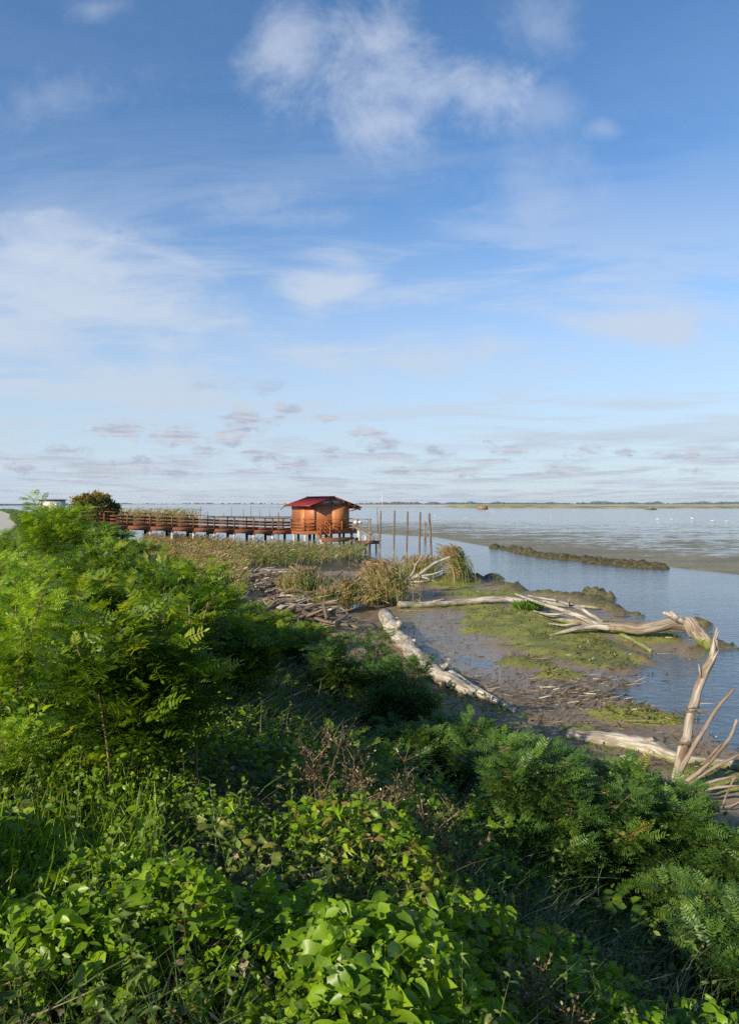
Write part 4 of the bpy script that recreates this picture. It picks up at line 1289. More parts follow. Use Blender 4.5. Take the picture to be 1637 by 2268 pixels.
for i in range(170):
    t = rng.uniform()
    c = np.array((np.interp(t, [0, .35, .7, 1], [560, 590, 660, 712]) + rng.normal(0, 24), np.interp(t, [0, .35, .7, 1], [1275, 1315, 1368, 1398]) + rng.normal(0, 8)))
    p = G(c[0], c[1], .2); p[2] = float(height(p[0], p[1])) + rng.uniform(.02, .50)
    a = rng.uniform(-.9, .6) + (0 if rng.uniform() < .7 else 1.3); L = rng.uniform(.5, 2.4); r = rng.choice([.018, .026, .036, .05, .075])
    dd = np.array((math.cos(a), math.sin(a), rng.uniform(-.2, .45)))
    pts = [p - dd * L / 2, p + rng.normal(0, .16, 3), p + dd * L / 2]
    log("driftwood_branch", "weathered driftwood stick in the tangle below the green slope", "branch", pts, [r, r * .9, r * .5], [m_drift, m_drift2, m_drift3, m_drift3, m_drift2][i % 5], group="loose driftwood sticks in the tangle", sides=7)

# ================================================================== plants
def pinnate(np_, ll, lw, hexa=True, droop=0.22, zig=0.0):
    """a feathered leaf of unit length: stalk and paired leaflets"""
    V = []; F6 = []; F4 = []
    ys_ = np.linspace(0, 1, 5)
    for k in range(5):
        for s_ in (-1, 1):
            V.append((s_ * 0.008, ys_[k], -droop * ys_[k] ** 2))
    for k in range(4):
        F4.append((2 * k, 2 * k + 1, 2 * k + 3, 2 * k + 2))
    lst = [(0.16 + 0.80 * (k + .5) / np_, s_) for k in range(np_) for s_ in (-1, 1)] + [(0.985, 0)]
    for (yy, s_) in lst:
        o = np.array((0, yy, -droop * yy * yy))
        taper = 0.75 + 0.35 * math.sin(PI * min(1, yy * 1.05)) if s_ else 0.8
        if s_:
            ax = np.array((s_ * 0.92, 0.36, -0.10 + 0.7 * ((yy * 37.3 + s_ * .27) % 1 - .5)))
        else:
            ax = np.array((0.0, 1, -0.2))
        ax /= np.linalg.norm(ax)
        sd = np.cross(ax, (0, 0, 1.0)); sd /= np.linalg.norm(sd)
        upv = np.cross(sd, ax)
        i = len(V)
        L = ll * taper; W = lw * taper
        if hexa:
            for (a, c, h) in ((0, 0, 0), (.28, 1, .02), (.72, .92, .02), (1, 0, -.03), (.72, -.92, .02), (.28, -1, .02)):
                V.append(o + ax * (a * L) + sd * (c * W * .5) + upv * (h * ll))
            F6.append(tuple(range(i, i + 6)))
        else:
            for (a, c) in ((0, 0), (.5, 1), (1, 0), (.5, -1)):
                V.append(o + ax * (a * L) + sd * (c * W * .5))
            F4.append(tuple(range(i, i + 4)))
    fs = [np.array(F4)]
    if F6: fs.append(np.array(F6))
    return np.array(V), fs


T_BIG = pinnate(7, .26, .085)
T_FINE = pinnate(7, .25, .070)
T_LOW = pinnate(8, .26, .085, False)
T_FAR = pinnate(5, .34, .16, False)
_hv = [(0, 0, 0), (0, .36, -.02), (0, .70, -.05), (0, 1, -.16)]
for s_ in (-1, 1):
    _hv += [(.17 * s_, -.20, .05), (.37 * s_, .02, .10), (.30 * s_, .38, .10), (.15 * s_, .72, .03)]
T_HEART = (np.array(_hv), [np.array([(0, 4, 5, 1), (1, 5, 6, 2), (2, 6, 7, 3), (0, 1, 9, 8), (1, 2, 10, 9), (2, 3, 11, 10)])])
_lv = []
for y_, w_, z_ in ((0, .02, 0), (.25, .15, .03), (.55, .19, .02), (.8, .12, -.05), (1, .01, -.16)):
    _lv += [(-w_, y_, z_ + w_ * .3), (0, y_, z_), (w_, y_, z_ + w_ * .3)]
T_LANCE = (np.array(_lv), [np.array([(3 * k + j, 3 * k + j + 1, 3 * k + j + 4, 3 * k + j + 3) for k in range(4) for j in range(2)])])
T_OVAL = (np.array([(0, 0, 0), (.26, .3, .05), (.24, .65, .04), (0, 1, -.05), (-.24, .65, .04), (-.26, .3, .05)]), [np.array([(0, 1, 2, 3), (0, 3, 4, 5)])])

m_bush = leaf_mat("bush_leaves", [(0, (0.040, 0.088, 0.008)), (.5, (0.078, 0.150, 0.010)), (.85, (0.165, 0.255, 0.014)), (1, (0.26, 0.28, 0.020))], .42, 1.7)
m_bright = leaf_mat("sunlit_fresh_leaves", [(0, (0.115, 0.205, 0.010)), (.6, (0.190, 0.310, 0.014)), (1, (0.28, 0.38, 0.022))], .42, 1.6)  # fresh light greens, with the crest's sunlit brightness put into the colour
m_cool = leaf_mat("bluish_leaves", [(0, (0.034, 0.082, 0.018)), (.6, (0.066, 0.140, 0.026)), (.95, (0.115, 0.200, 0.030)), (1, (0.22, 0.20, 0.03))], .34, 1.6)
m_vine = leaf_mat("vine_leaves", [(0, (0.085, 0.165, 0.010)), (.5, (0.170, 0.290, 0.014)), (.88, (0.265, 0.375, 0.020)), (.95, (0.20, 0.20, 0.035)), (1, (0.22, 0.13, 0.045))], .42, 1.6, .38)
m_grass = leaf_mat("grass_blades", [(0, (0.050, 0.100, 0.020)), (.6, (0.085, 0.150, 0.030)), (1, (0.26, 0.24, 0.10))], .3, 1.4)
m_bgrass = leaf_mat("blue_grass_blades", [(0, (0.060, 0.100, 0.055)), (.7, (0.11, 0.15, 0.075)), (1, (0.28, 0.25, 0.14))], .25, 1.3)
m_reed = leaf_mat("reed_leaves", [(0, (0.40, 0.28, 0.13)), (.45, (0.29, 0.25, 0.085)), (.7, (0.155, 0.195, 0.050)), (1, (0.085, 0.15, 0.036))], .25, 1.3)
m_plume = leaf_mat("reed_plumes", [(0, (0.26, 0.165, 0.10)), (1, (0.36, 0.24, 0.15))], .3, 1.2)
_hv2 = [(x * .8, y, z * 2.6 - .25 * y * y) for x, y, z in _hv]
_hv3 = [(x * (1.15 + .5 * y * (1 - y)), y, z * .3 + .10 * math.sin(5 * y + 6 * x)) for x, y, z in _hv]
T_HEART2 = (np.array(_hv2), T_HEART[1])
T_HEART3 = (np.array(_hv3), T_HEART[1])
m_twig = wood_mat("green_brown_stem", (0.22, 0.155, 0.070), (0.15, 0.105, 0.05), (0.07, 0.045, 0.025), 8, .1)
m_dryweed = leaf_mat("dry_weed_stem", [(0, (0.105, 0.060, 0.034)), (.7, (0.185, 0.118, 0.066)), (1, (0.34, 0.26, 0.165))], .15, 1.1)
m_seed = leaf_mat("dry_seed_heads", [(0, (0.14, 0.095, 0.052)), (.9, (0.25, 0.185, 0.11)), (1, (0.60, 0.56, 0.46))], .2, 1.1)


def H1(x, y):
    return float(height(np.array([x]), np.array([y]))[0])


def U01(n_): return rng.uniform(size=n_)


def bush(name, label, x, y, h, r, nleaf, tpl, sc, mt, nstem=14, group=None, canes=0, lean=(0.0, 0.0), up=0.15, cat="bush", low=.18, tone=0.0):
    z = H1(x, y) - .05
    e = empty(name, (x, y, z), 0, label, cat, group)
    # stems
    ang = U01(nstem) * 2 * PI; rad = r * np.sqrt(U01(nstem)) * .95
    top = np.stack([rad * np.cos(ang) + lean[0] * h, rad * np.sin(ang) + lean[1] * h, h * (1 - .32 * (rad / r) ** 2) * rng.uniform(.62, 1.20, nstem)], -1)
    bs_ = np.stack([rad * .30 * np.cos(ang), rad * .30 * np.sin(ang), 0 * rad], -1) + rng.normal(0, .03 * r, (nstem, 3)) * (1, 1, 0)
    dz_ = np.array([H1(x + p[0], y + p[1]) for p in bs_]) - z
    bs_[:, 2] = dz_ - .05
    ctl = bs_ * .45 + top * .55; ctl[:, 2] = top[:, 2] * .62 + .05; ctl[:, :2] = bs_[:, :2] * .62 + top[:, :2] * .38
    b = MB()

    def stem(i, t):
        t = t[:, None]
        return bs_[i] * (1 - t) ** 2 + 2 * ctl[i] * t * (1 - t) + top[i] * t ** 2
    near = y < 9
    for k in range(nstem):
        P_ = stem(np.full(8, k), np.linspace(0, 1, 8))
        b.tube(P_, np.linspace(.011 if near else .014, .003, 8) * (1 + .3 * rng.normal()), 5 if near else 3, 0, k, False)
    for k in range(canes):
        a = rng.uniform(0, 6.28); q = rng.uniform(.1, .8) * r
        p0 = np.array((q * math.cos(a), q * math.sin(a), 0.0)); hh_ = h * rng.uniform(.55, 1.0)
        b.tube(catmull([p0, p0 + rng.normal(0, .02, 3) + (0, 0, hh_ * .5), p0 + rng.normal(0, .05, 3) * (1, 1, 0) + (0, 0, hh_)], 7), np.linspace(.010, .006, 7), 5, 0, k, True)
    # leaves on twigs
    i = rng.integers(0, nstem, nleaf); t = low + (1 - low) * U01(nleaf) ** .72
    p = stem(i, t)
    ta = U01(nleaf) * 2 * PI
    tl = U01(nleaf) * r * (.42 - .26 * t)
    tdir = np.stack([np.cos(ta), np.sin(ta), rng.uniform(-.1, .55, nleaf)], -1)
    lb = p + tdir * tl[:, None]
    outw = norm(np.stack([p[:, 0], p[:, 1], 0 * t], -1))
    dr = norm(tdir * 1.0 + outw * .55 + np.stack([0 * t, 0 * t, rng.uniform(-.25, .45, nleaf) + up], -1))
    upv = norm(np.stack([rng.normal(-.12, .5, nleaf), rng.normal(-.15, .5, nleaf), 1 + 0 * t], -1))
    s = Soup()
    sv = rng.normal(0, .13, nstem)
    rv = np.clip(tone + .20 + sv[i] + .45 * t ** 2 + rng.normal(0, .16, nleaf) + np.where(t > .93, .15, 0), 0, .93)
    rv = np.where(U01(nleaf) < .012, 1.0, rv)
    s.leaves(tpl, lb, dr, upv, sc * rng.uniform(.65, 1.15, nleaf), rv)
    if near:
        nv = nleaf // 9
        k = rng.choice(nleaf, nv, replace=False)
        a_ = U01(nv) * 6.283
        s.leaves([T_HEART, T_OVAL, T_LANCE][int(x * 100) % 3], lb[k] + rng.normal(0, .03, (nv, 3)), np.stack([np.cos(a_), np.sin(a_), rng.uniform(-.8, .2, nv)], -1), norm(rng.normal(-.2, .5, (nv, 3)) + (0, 0, .7)), rng.uniform(.03, .06, nv), np.where(U01(nv) < .15, 1, rng.uniform(.3, .9, nv)))
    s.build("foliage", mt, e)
    sub = rng.choice(nleaf, nleaf // 3, replace=False)
    d2 = lb[sub] - p[sub]; L = np.linalg.norm(d2, axis=1)
    V, q, k = ribbons(p[sub], norm(d2), L, np.full(len(sub), .006), np.zeros_like(d2), segs=1)
    b.add(V, [q])
    b.build("branches", m_twig, e, True)
    return e


GB = "false indigo bushes on the levee slope"
bush("bush", "tallest feathery green bush in front at left, with bare yellowish canes at its foot", -1.42, 4.35, 1.25, .48, 1300, T_BIG, .21, m_bush, 18, GB, 6, (.02, .0), low=.24)
bush("bush", "large feathery green bush directly behind the tallest front bush", -1.95, 6.3, 1.18, .74, 2100, T_BIG, .21, m_bush, 20, GB)
bush("bush", "dark rounded bush at the shaded right side of the big left thicket", -1.45, 7.6, .95, .72, 1900, T_BIG, .19, m_bush, 18, GB)
bush("bush", "green bush in the middle of the left thicket, behind the two big front ones", -3.15, 8.8, 1.05, .95, 2200, T_BIG, .20, m_bush, 18, GB)
bush("bush", "green bush at the thicket's right flank above the reeds", -3.1, 11.2, .75, 1.0, 2200, T_LOW, .21, m_bush, 16, GB)
bush("bush", "yellow green bush on the crest behind the left thicket", -4.9, 11.8, .85, 1.0, 2000, T_LOW, .22, m_bright, 16, GB)
bush("bush", "leafy bush half way down the crest line towards the boardwalk", -5.0, 15.0, .75, 1.2, 2000, T_LOW, .23, m_bush, 16, GB)
bush("bush", "dark green bush at far left hiding the white cabin", -7.50, 17.0, 1.74, .86, 2200, T_LOW, .22, m_bright, 18, GB)
bush("bush", "dense green bush right of the one that hides the white cabin", -7.9, 20.5, .38, 1.2, 1700, T_FAR, .26, m_bush, 16, GB)
bush("bush", "wide green bush above the slope reeds, below the boardwalk's landward end", -9.2, 26.0, .42, 1.9, 1900, T_FAR, .28, m_bush, 16, GB)
bush("bush", "far green bush beneath the landward end of the boardwalk", -14.0, 36.0, .32, 2.0, 1900, T_FAR, .32, m_bush, 16, GB)
bush("bush", "dark bush at the foot of the round autumn coloured tree", -18.8, 48.0, .30, 2.0, 1700, T_FAR, .36, m_bush, 16, GB)
bush("bush", "olive bush left of the round autumn coloured tree", -23.4, 52.0, 1.2, 2.0, 1500, T_FAR, .36, m_bush, 14, GB)
GL = "fresh light green shrubs on the sunny crest"
bush("shrub", "sunlit light green shrub at the left edge beside the tallest bush", -2.78, 5.5, .95, .65, 1200, T_LOW, .15, m_bright, 14, GL, 5)
bush("shrub", "sunlit light green shrub at the left edge with several dry upright canes", -3.45, 7.0, 1.0, .85, 1300, T_LOW, .16, m_bright, 14, GL, 7)
bush("shrub", "light green shrub on the crest behind the dry canes", -5.0, 9.2, .95, .9, 1200, T_LOW, .17, m_bright, 14, GL)
bush("shrub", "small bright shrub farthest along the sunny crest at the left edge", -6.9, 12.6, 1.0, 1.0, 1100, T_LOW, .19, m_bright, 12, GL)
bush("shrub", "low bright shrub in front of the left edge at the foot of the tallest bush", -2.1, 4.1, .42, .42, 650, T_LOW, .13, m_bright, 12, GL)
bush("shrub", "bright shrub between the road and the bush that hides the white cabin", -9.3, 17.6, .9, .9, 1000, T_LOW, .22, m_bright, 12, GL)
bush("shrub", "broad sunlit shrub on the crest in the gap below the road", -9.6, 22.0, .8, 1.3, 1100, T_FAR, .24, m_bright, 12, GL)
GM = "low dark bushes in the middle of the slope"
bush("bush", "low dark bush at the top of the middle slope below the driftwood tangle", -2.3, 14.0, .62, .85, 1100, T_LOW, .18, m_bush, 14, GM)
bush("bush", "low olive bush left of the thick grey log's foot", -1.15, 11.5, .82, .8, 2600, T_FINE, .15, m_bush, 14, GM, tone=.12)
bush("bush", "dark ferny bush beside the near end of the thick grey log", -0.2, 10.2, 1.08, .8, 2600, T_FINE, .15, m_cool, 16, GM)
bush("bush", "small dark ferny bush between the grey log and the right hand bushes", 0.5, 9.2, 1.05, .6, 2600, T_FINE, .15, m_cool, 14, GM)
GR = "ferny bushes at the foot of the slope"
bush("bush", "ferny bush where the slender pale pole meets the greenery", 0.95, 7.8, .68, .65, 2600, T_FINE, .165, m_cool, 18, GR)
bush("bush", "ferny bush in front of the left end of the bleached log", 1.6, 6.9, .62, .70, 2600, T_FINE, .165, m_cool, 18, GR)
bush("bush", "tallest ferny bush at right, in front of the bleached log", 2.30, 6.25, .86, .75, 3600, T_FINE, .165, m_cool, 20, GR, tone=.1)
bush("bush", "ferny bush in the centre right, nearest to the dry weeds", 1.45, 5.75, 1.02, .72, 3400, T_FINE, .155, m_cool, 20, GR, tone=.05)
bush("bush", "ferny bush under the broken tree at the right edge", 2.62, 5.45, .74, .62, 3000, T_FINE, .155, m_cool, 18, GR, tone=.1)
bush("bush", "low ferny bush on the shaded slope left of the pole's tip", 0.35, 7.6, .45, .55, 2600, T_FINE, .145, m_cool, 14, GR)
bush("bush", "small ferny bush low at the right edge of the frame", 2.32, 4.55, .62, .50, 2600, T_FINE, .145, m_cool, 14, GR)
bush("bush", "ferny bush at the base of the broken tree, closest to the mud", 3.25, 7.0, .40, .50, 2700, T_FINE, .155, m_cool, 16, GR, tone=.1)


# round tree by the boardwalk
def round_tree():
    x, y = -23.0, 59.5
    z = H1(x, y)
    e = empty("tamarisk", (x, y, z), 0, "round dense tamarisk with an orange tinted top at the landward end of the boardwalk", "tree")
    b = MB()
    for k in range(7):
        a = k * .9; tp_ = np.array((1.0 * math.cos(a) * rng.uniform(.3, .9), 1.0 * math.sin(a) * rng.uniform(.3, .9), rng.uniform(1.2, 2.0)))
        b.tube(catmull([(0.1 * math.cos(a), .1 * math.sin(a), -.2), tp_ * (.5, .5, .4), tp_], 8), np.linspace(.09, .025, 8), 6, .1, k)
    b.build("trunk", m_drift3, e, True)
    n_ = 24000
    cl = rng.normal(size=(150, 3)); cl = norm(cl) * rng.uniform(.62, 1.14, 150)[:, None]
    cl = cl[cl[:, 2] > -.75]
    i = rng.integers(0, len(cl), n_)
    q = cl[i] + rng.normal(0, .10, (n_, 3)) * rng.uniform(.5, 1.3, len(cl))[i][:, None]
    p = q * np.array((1.70, 1.65, 1.42)) + (0, 0, 1.75)
    p[:, 2] = np.maximum(p[:, 2], .05)
    dr = norm(q + rng.normal(0, .5, (n_, 3)) + (0, 0, .35))
    s = Soup()
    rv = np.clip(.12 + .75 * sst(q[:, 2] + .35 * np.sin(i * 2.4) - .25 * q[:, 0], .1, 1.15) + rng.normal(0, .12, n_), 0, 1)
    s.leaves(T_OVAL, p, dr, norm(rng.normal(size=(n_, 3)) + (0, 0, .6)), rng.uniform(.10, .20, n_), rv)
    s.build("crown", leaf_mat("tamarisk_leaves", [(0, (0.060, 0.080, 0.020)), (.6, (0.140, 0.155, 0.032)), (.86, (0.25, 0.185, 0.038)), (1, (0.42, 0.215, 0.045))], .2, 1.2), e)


round_tree()


# reeds
def reeds(base, hmin, hmax, lean, green, wide=1.0, plume=.4, nleaf=5):
    n_ = len(base)
    h = rng.uniform(hmin, hmax, n_)
    g = np.clip(green + rng.normal(0, .22, n_), 0, 1)
    s = Soup(); sp = Soup()
    dr = norm(np.stack([rng.normal(0, .07, n_), rng.normal(0, .07, n_), np.ones(n_)], -1))
    bend = np.stack([lean[0] + rng.normal(0, .10, n_), lean[1] + rng.normal(0, .10, n_), -.03 + 0 * h], -1) * h[:, None]
    s.blades(base, dr, h, np.full(n_, .014 * wide), bend, np.clip(g - .15, 0, 1), segs=3, tip=.4)
    for k in range(nleaf):
        t = rng.uniform(.15, .95, n_)
        p = base + dr * (h * t)[:, None] + bend * (t ** 2)[:, None]
        a = rng.normal(math.atan2(lean[1], lean[0] + 1e-6), 1.3, n_)
        d2 = norm(np.stack([np.cos(a), np.sin(a), rng.uniform(.7, 1.8, n_)], -1))
        L = rng.uniform(.25, .5, n_)
        b2 = np.stack([np.cos(a) * .22, np.sin(a) * .22, -rng.uniform(.1, .4, n_)], -1) * L[:, None] * 1.3
        s.blades(p, d2, L, rng.uniform(.018, .032, n_) * wide, b2, np.clip(g + rng.normal(0, .1, n_) + (t - .5) * .4, 0, 1), segs=2, tip=.05, w0=.5)
    m_ = U01(n_) < plume
    tp_ = (base + dr * h[:, None] + bend)[m_]
    for k in range(3):
        nn = len(tp_)
        d2 = norm(norm(dr[m_] + bend[m_] * 2) + rng.normal(0, .16, (nn, 3)))
        sp.blades(tp_ - d2 * .05, d2, rng.uniform(.16, .30, nn), rng.uniform(.03, .06, nn) * wide, np.stack([lean[0] * .3 + 0 * tp_[:, 0], 0 * tp_[:, 0], -.05 + 0 * tp_[:, 0]], -1), U01(nn), segs=2, tip=.1, w0=.3)
    return s, sp


def ground_pts(x, y, dz_=-.03):
    return np.stack([x, y, height(x, y) + dz_], -1)


def toxy(p):
    return CX + F * p[:, 0] / p[:, 1], HOR + F * (CZ - p[:, 2]) / p[:, 1]


def reed_mass():
    n_ = 15000
    y = rng.uniform(24, 66, n_); x = foot(y) + rng.uniform(-7.5, 18, n_)
    p = ground_pts(x, y)
    a, c = toxy(p)
    top = np.interp(a, [300, 420, 520, 620, 700, 790], [1196, 1205, 1222, 1226, 1226, 1230])
    bot = np.interp(a, [300, 380, 480, 535, 545, 680, 700, 805], [1215, 1250, 1310, 1345, 1262, 1258, 1254, 1246])
    ok = (a > 318) & (a < 803) & (c > top) & (c < bot) & (p[:, 2] > .06)
    p = p[ok]; a = a[ok]
    g = np.interp(a, [320, 480, 560, 640, 700, 800], [.25, .42, .75, .75, .60, .65]) + .35 * fbm(p[:, 0] * .5, p[:, 1] * .5, 3, 7)
    s1, sp1 = reeds(p, .7, 1.25, (.16, -.05), g, 1.25)
    o = s1.build("reeds", m_reed); tag(o, kind='stuff')
    o = sp1.build("reed_plumes", m_plume); tag(o, kind='stuff')
    n_ = 1500
    y = rng.uniform(66, 78, n_); x = rng.uniform(-31, -18, n_)
    p = ground_pts(x, y); p[:, 2] = np.maximum(p[:, 2], .4) * 0 + 1.45
    s1, sp1 = reeds(p, 1.5, 2.3, (.12, 0), np.full(n_, .4), 2.0)
    o = s1.build("reeds", m_reed); tag(o, kind='stuff')


reed_mass()
for lab, (a, c), r, n_, hm, hx, ln, g in (
        ("large rusty brown reed clump by the left end of the bleached trunk", (852, 1334), .85, 800, 1.0, 1.75, (-.10, .1), .22),
        ("reed clump with pink brown plumes behind the dead branch", (925, 1286), 1.15, 560, .8, 1.25, (.10, .1), .45),
        ("small separate reed tuft bent to the left on the outer mud lump", (1017, 1290), .55, 420, .9, 1.5, (-.22, .05), .40),
        ("tall thin reed clump beside the driftwood tangle at the inlet", (682, 1336), .75, 330, 1.0, 1.6, (-.05, .05), .55),
        ("sparse reed tuft standing in the still inlet, left of the large rusty clump", (768, 1345), .42, 160, .7, 1.25, (.06, 0), .3),
        ("short ragged reed tuft at the near edge of the inlet", (720, 1362), .40, 140, .5, .95, (.1, 0), .45),
        ("low dry reed tuft in front of the large rusty clump", (815, 1344), .5, 140, .4, .8, (.1, 0), .1),
        ("green reed clump between the tangle and the slope", (655, 1330), .6, 120, .6, 1.1, (-.1, 0), .5)):
    ctr = G(a, c, .05)
    z0 = H1(ctr[0], ctr[1])
    ang = U01(n_) * 6.283; rr = r * np.abs(rng.normal(0, .62, n_))
    bx2 = ctr[0] + rr * np.cos(ang); by2 = ctr[1] + rr * np.sin(ang) * 1.4
    p = ground_pts(bx2, by2) - (ctr[0], ctr[1], z0)
    e = empty("reed_clump", (ctr[0], ctr[1], z0), 0, lab, "reeds", "reed clumps around the inlet")
    s1, sp1 = reeds(p, hm, hx, ln, np.full(n_, g + .14) + .2 * np.cos(ang), 1.1, .45)
    s1.build("blades", m_reed, e); tag(sp1.build("plumes", m_plume, e), kind='stuff')


# small fleshy plant and algae tufts on the mud
def mud_plant():
    c = G(1171, 1349, .1); c[2] = H1(c[0], c[1])
    n_ = 700
    a = U01(n_) * 6.283; rr = .5 * np.sqrt(U01(n_))
    p = np.stack([rr * np.cos(a), rr * np.sin(a), 0 * a + .02], -1)
    s = Soup()
    s.blades(p, norm(np.stack([np.cos(a) * rr * 1.5, np.sin(a) * rr * 1.5, 1 + 0 * a], -1) + rng.normal(0, .25, (n_, 3))), rng.uniform(.14, .36, n_), np.full(n_, .03), rng.normal(0, .03, (n_, 3)), U01(n_), segs=2, tip=.4)
    o = s.build("saltmarsh_plant", leaf_mat("saltmarsh_leaves", [(0, (0.07, 0.14, 0.02)), (1, (0.13, 0.22, 0.03))], .2)); o.location = c
    tag(o, "single rounded fresh green plant on the mud beside the bleached trunk", "plant")


mud_plant()


def algae():
    n_ = 26000
    D = np.exp(rng.uniform(math.log(9), math.log(36), n_)); u = rng.uniform(.02, .56, n_)
    x = u * D; y = D
    mm = moss_mask(x, y)
    ok = (mm > .28) & (x > foot(y) + .2)
    x, y = x[ok], y[ok]
    tuft = fbm(x * 1.6, y * 1.6, 3, 111) > .02
    x, y = x[tuft], y[tuft]
    p = ground_pts(x, y, -.005)
    m_ = len(p)
    s = Soup()
    s.blades(p, norm(rng.normal(0, .8, (m_, 3)) + (0, 0, .9)), rng.uniform(.03, .11, m_), rng.uniform(.02, .05, m_), rng.normal(0, .03, (m_, 3)), U01(m_), segs=2, tip=.3)
    tag(s.build("algae", leaf_mat("algae_fronds", [(0, (0.045, 0.055, 0.012)), (.7, (0.105, 0.115, 0.018)), (1, (0.17, 0.18, 0.03))], .15, 1.2)), kind='stuff')


algae()


def mud_debris():
    n_ = 2600
    px_ = rng.uniform(760, 1640, n_); py_ = 1340 + 420 * U01(n_) ** 1.1
    c = np.concatenate([np.stack([px_, py_], -1), np.stack([rng.normal(1290, 110, 1300), rng.normal(1532, 22, 1300)], -1), np.stack([rng.normal(800, 60, 500), rng.normal(1420, 25, 500)], -1)])
    D = F * 3.95 / (c[:, 1] - HOR); x = (c[:, 0] - CX) / F * D
    ok = (x > foot(D) - .4) & (D > 8.5)
    x, D = x[ok], D[ok]
    p = ground_pts(x, D, .005)
    p = p[p[:, 2] > -.02]
    m_ = len(p); s = Soup()
    a = rng.normal(.3, .9, m_)
    s.blades(p, norm(np.stack([np.cos(a), np.sin(a), rng.uniform(-.02, .25, m_)], -1)), rng.exponential(.10, m_) + .03, rng.uniform(.008, .022, m_), rng.normal(0, .03, (m_, 3)) * (1, 1, .3), U01(m_), segs=2, tip=.5, side=None)
    k = m_ // 2
    s.leaves(T_OVAL, p[:k] + (0, 0, .012), rng.normal(size=(k, 3)), norm(rng.normal(0, .4, (k, 3)) + (0, 0, 1)), rng.uniform(.02, .07, k), U01(k) * .5)
    tag(s.build("debris", leaf_mat("mud_debris", [(0, (0.035, 0.026, 0.016)), (.6, (0.10, 0.075, 0.045)), (.9, (0.26, 0.20, 0.13)), (1, (0.5, 0.46, 0.4))], 0.0)), kind='stuff')


mud_debris()


# ground cover
def area(n_, D0, D1, u0, u1, pw=1.0):
    D = np.exp(math.log(D0) + (math.log(D1) - math.log(D0)) * U01(n_) ** pw)
    return rng.uniform(u0, u1, n_) * D, D


def srel(x, y): return (x - crest(y)) / (foot(y) - crest(y))


def vines():
    n_ = 40000
    x, y = area(n_, 1.5, 6.0, -.72, .72)
    s_ = srel(x, y)
    mound = np.clip(.52 + 2.3 * fbm(x * 1.5, y * 1.5, 4, 201), 0, 1)
    keep = (s_ > -1.2) & (s_ < .62) & (U01(n_) < np.where(s_ > .34, .40, 1)) & (U01(n_) < .06 + 1.7 * mound ** 1.5)
    x, y, s_, mound = x[keep], y[keep], s_[keep], mound[keep]
    m_ = len(x)
    z = height(x, y) + (.02 + .43 * mound) * U01(m_) ** .6
    p = np.stack([x, y, z], -1)
    a = U01(m_) * 6.283
    dr = norm(np.stack([np.cos(a), np.sin(a), rng.uniform(-.6, .45, m_)], -1))
    up = norm(np.stack([rng.normal(-.45, .6, m_), rng.normal(-.40, .6, m_), np.full(m_, .65)], -1))
    kind = fbm(x * .8, y * .8, 3, 205) + rng.normal(0, .08, m_)
    sc = rng.uniform(.024, .066, m_) * np.where(U01(m_) < .12, 1.35, 1) * np.where((y < 3.3) & (x < .3), 1.35, 1)
    rv = np.clip(.12 + .62 * U01(m_) + np.where(s_ > .22, -.10, .08), 0, .88)
    old = (fbm(x * 1.6 + 3, y * 1.6, 3, 207) > .13) & (U01(m_) < .55)
    rv = np.where(old, rng.uniform(.86, 1.0, m_), rv)
    S1 = Soup()
    A = kind > -.12
    var = rng.integers(0, 3, m_)
    lan = kind > .16
    for v_, T_ in ((0, T_HEART), (1, T_HEART2), (2, T_HEART3)):
        B = A & ~lan & (var == v_)
        S1.leaves(T_, p[B], dr[B], up[B], sc[B], rv[B])
    B = A & lan
    S1.leaves(T_LANCE, p[B], dr[B], up[B], sc[B] * 1.25, rv[B])
    for k in range(3):
        B = ~A
        d3 = dr[B] + rng.normal(0, .9, (B.sum(), 3)) * (1, 1, .4)
        S1.leaves(T_OVAL, p[B], d3, up[B], sc[B] * .62, rv[B])
    tag(S1.build("bindweed", m_vine), kind='stuff')
    # stalks
    S2 = Soup()
    k = rng.choice(m_, m_ // 3, replace=False)
    q = p[k].copy(); q[:, 2] = height(q[:, 0] + .0, q[:, 1])
    dv_ = p[k] - q + rng.normal(0, .05, (len(k), 3)) * (1, 1, 0)
    S2.blades(q, norm(dv_), np.linalg.norm(dv_, axis=1), np.full(len(k), .004), rng.normal(0, .02, (len(k), 3)), U01(len(k)) * .6, segs=2)
    # grass through it
    n2 = 9000
    x, y = area(n2, 1.5, 6.5, -.75, .75)
    cl = fbm(x * 1.3, y * 1.3, 3, 211)
    ok = (cl > .06) & (srel(x, y) > -1.3)
    x, y = x[ok], y[ok]; m2 = len(x)
    L = rng.uniform(.16, .50, m2)
    b2 = rng.normal(0, .5, (m2, 3)) * (1, 1, 0) * L[:, None] * .5; b2[:, 2] = -L * rng.uniform(.05, .35, m2)
    S2.blades(ground_pts(x, y), norm(rng.normal(0, .3, (m2, 3)) + (0, 0, 1)), L, rng.uniform(.003, .008, m2), b2, np.clip(U01(m2) * .8, 0, 1) + .2 * (U01(m2) < .08), segs=4, tip=.05)
    tag(S2.build("grass", m_grass), kind='stuff')


vines()


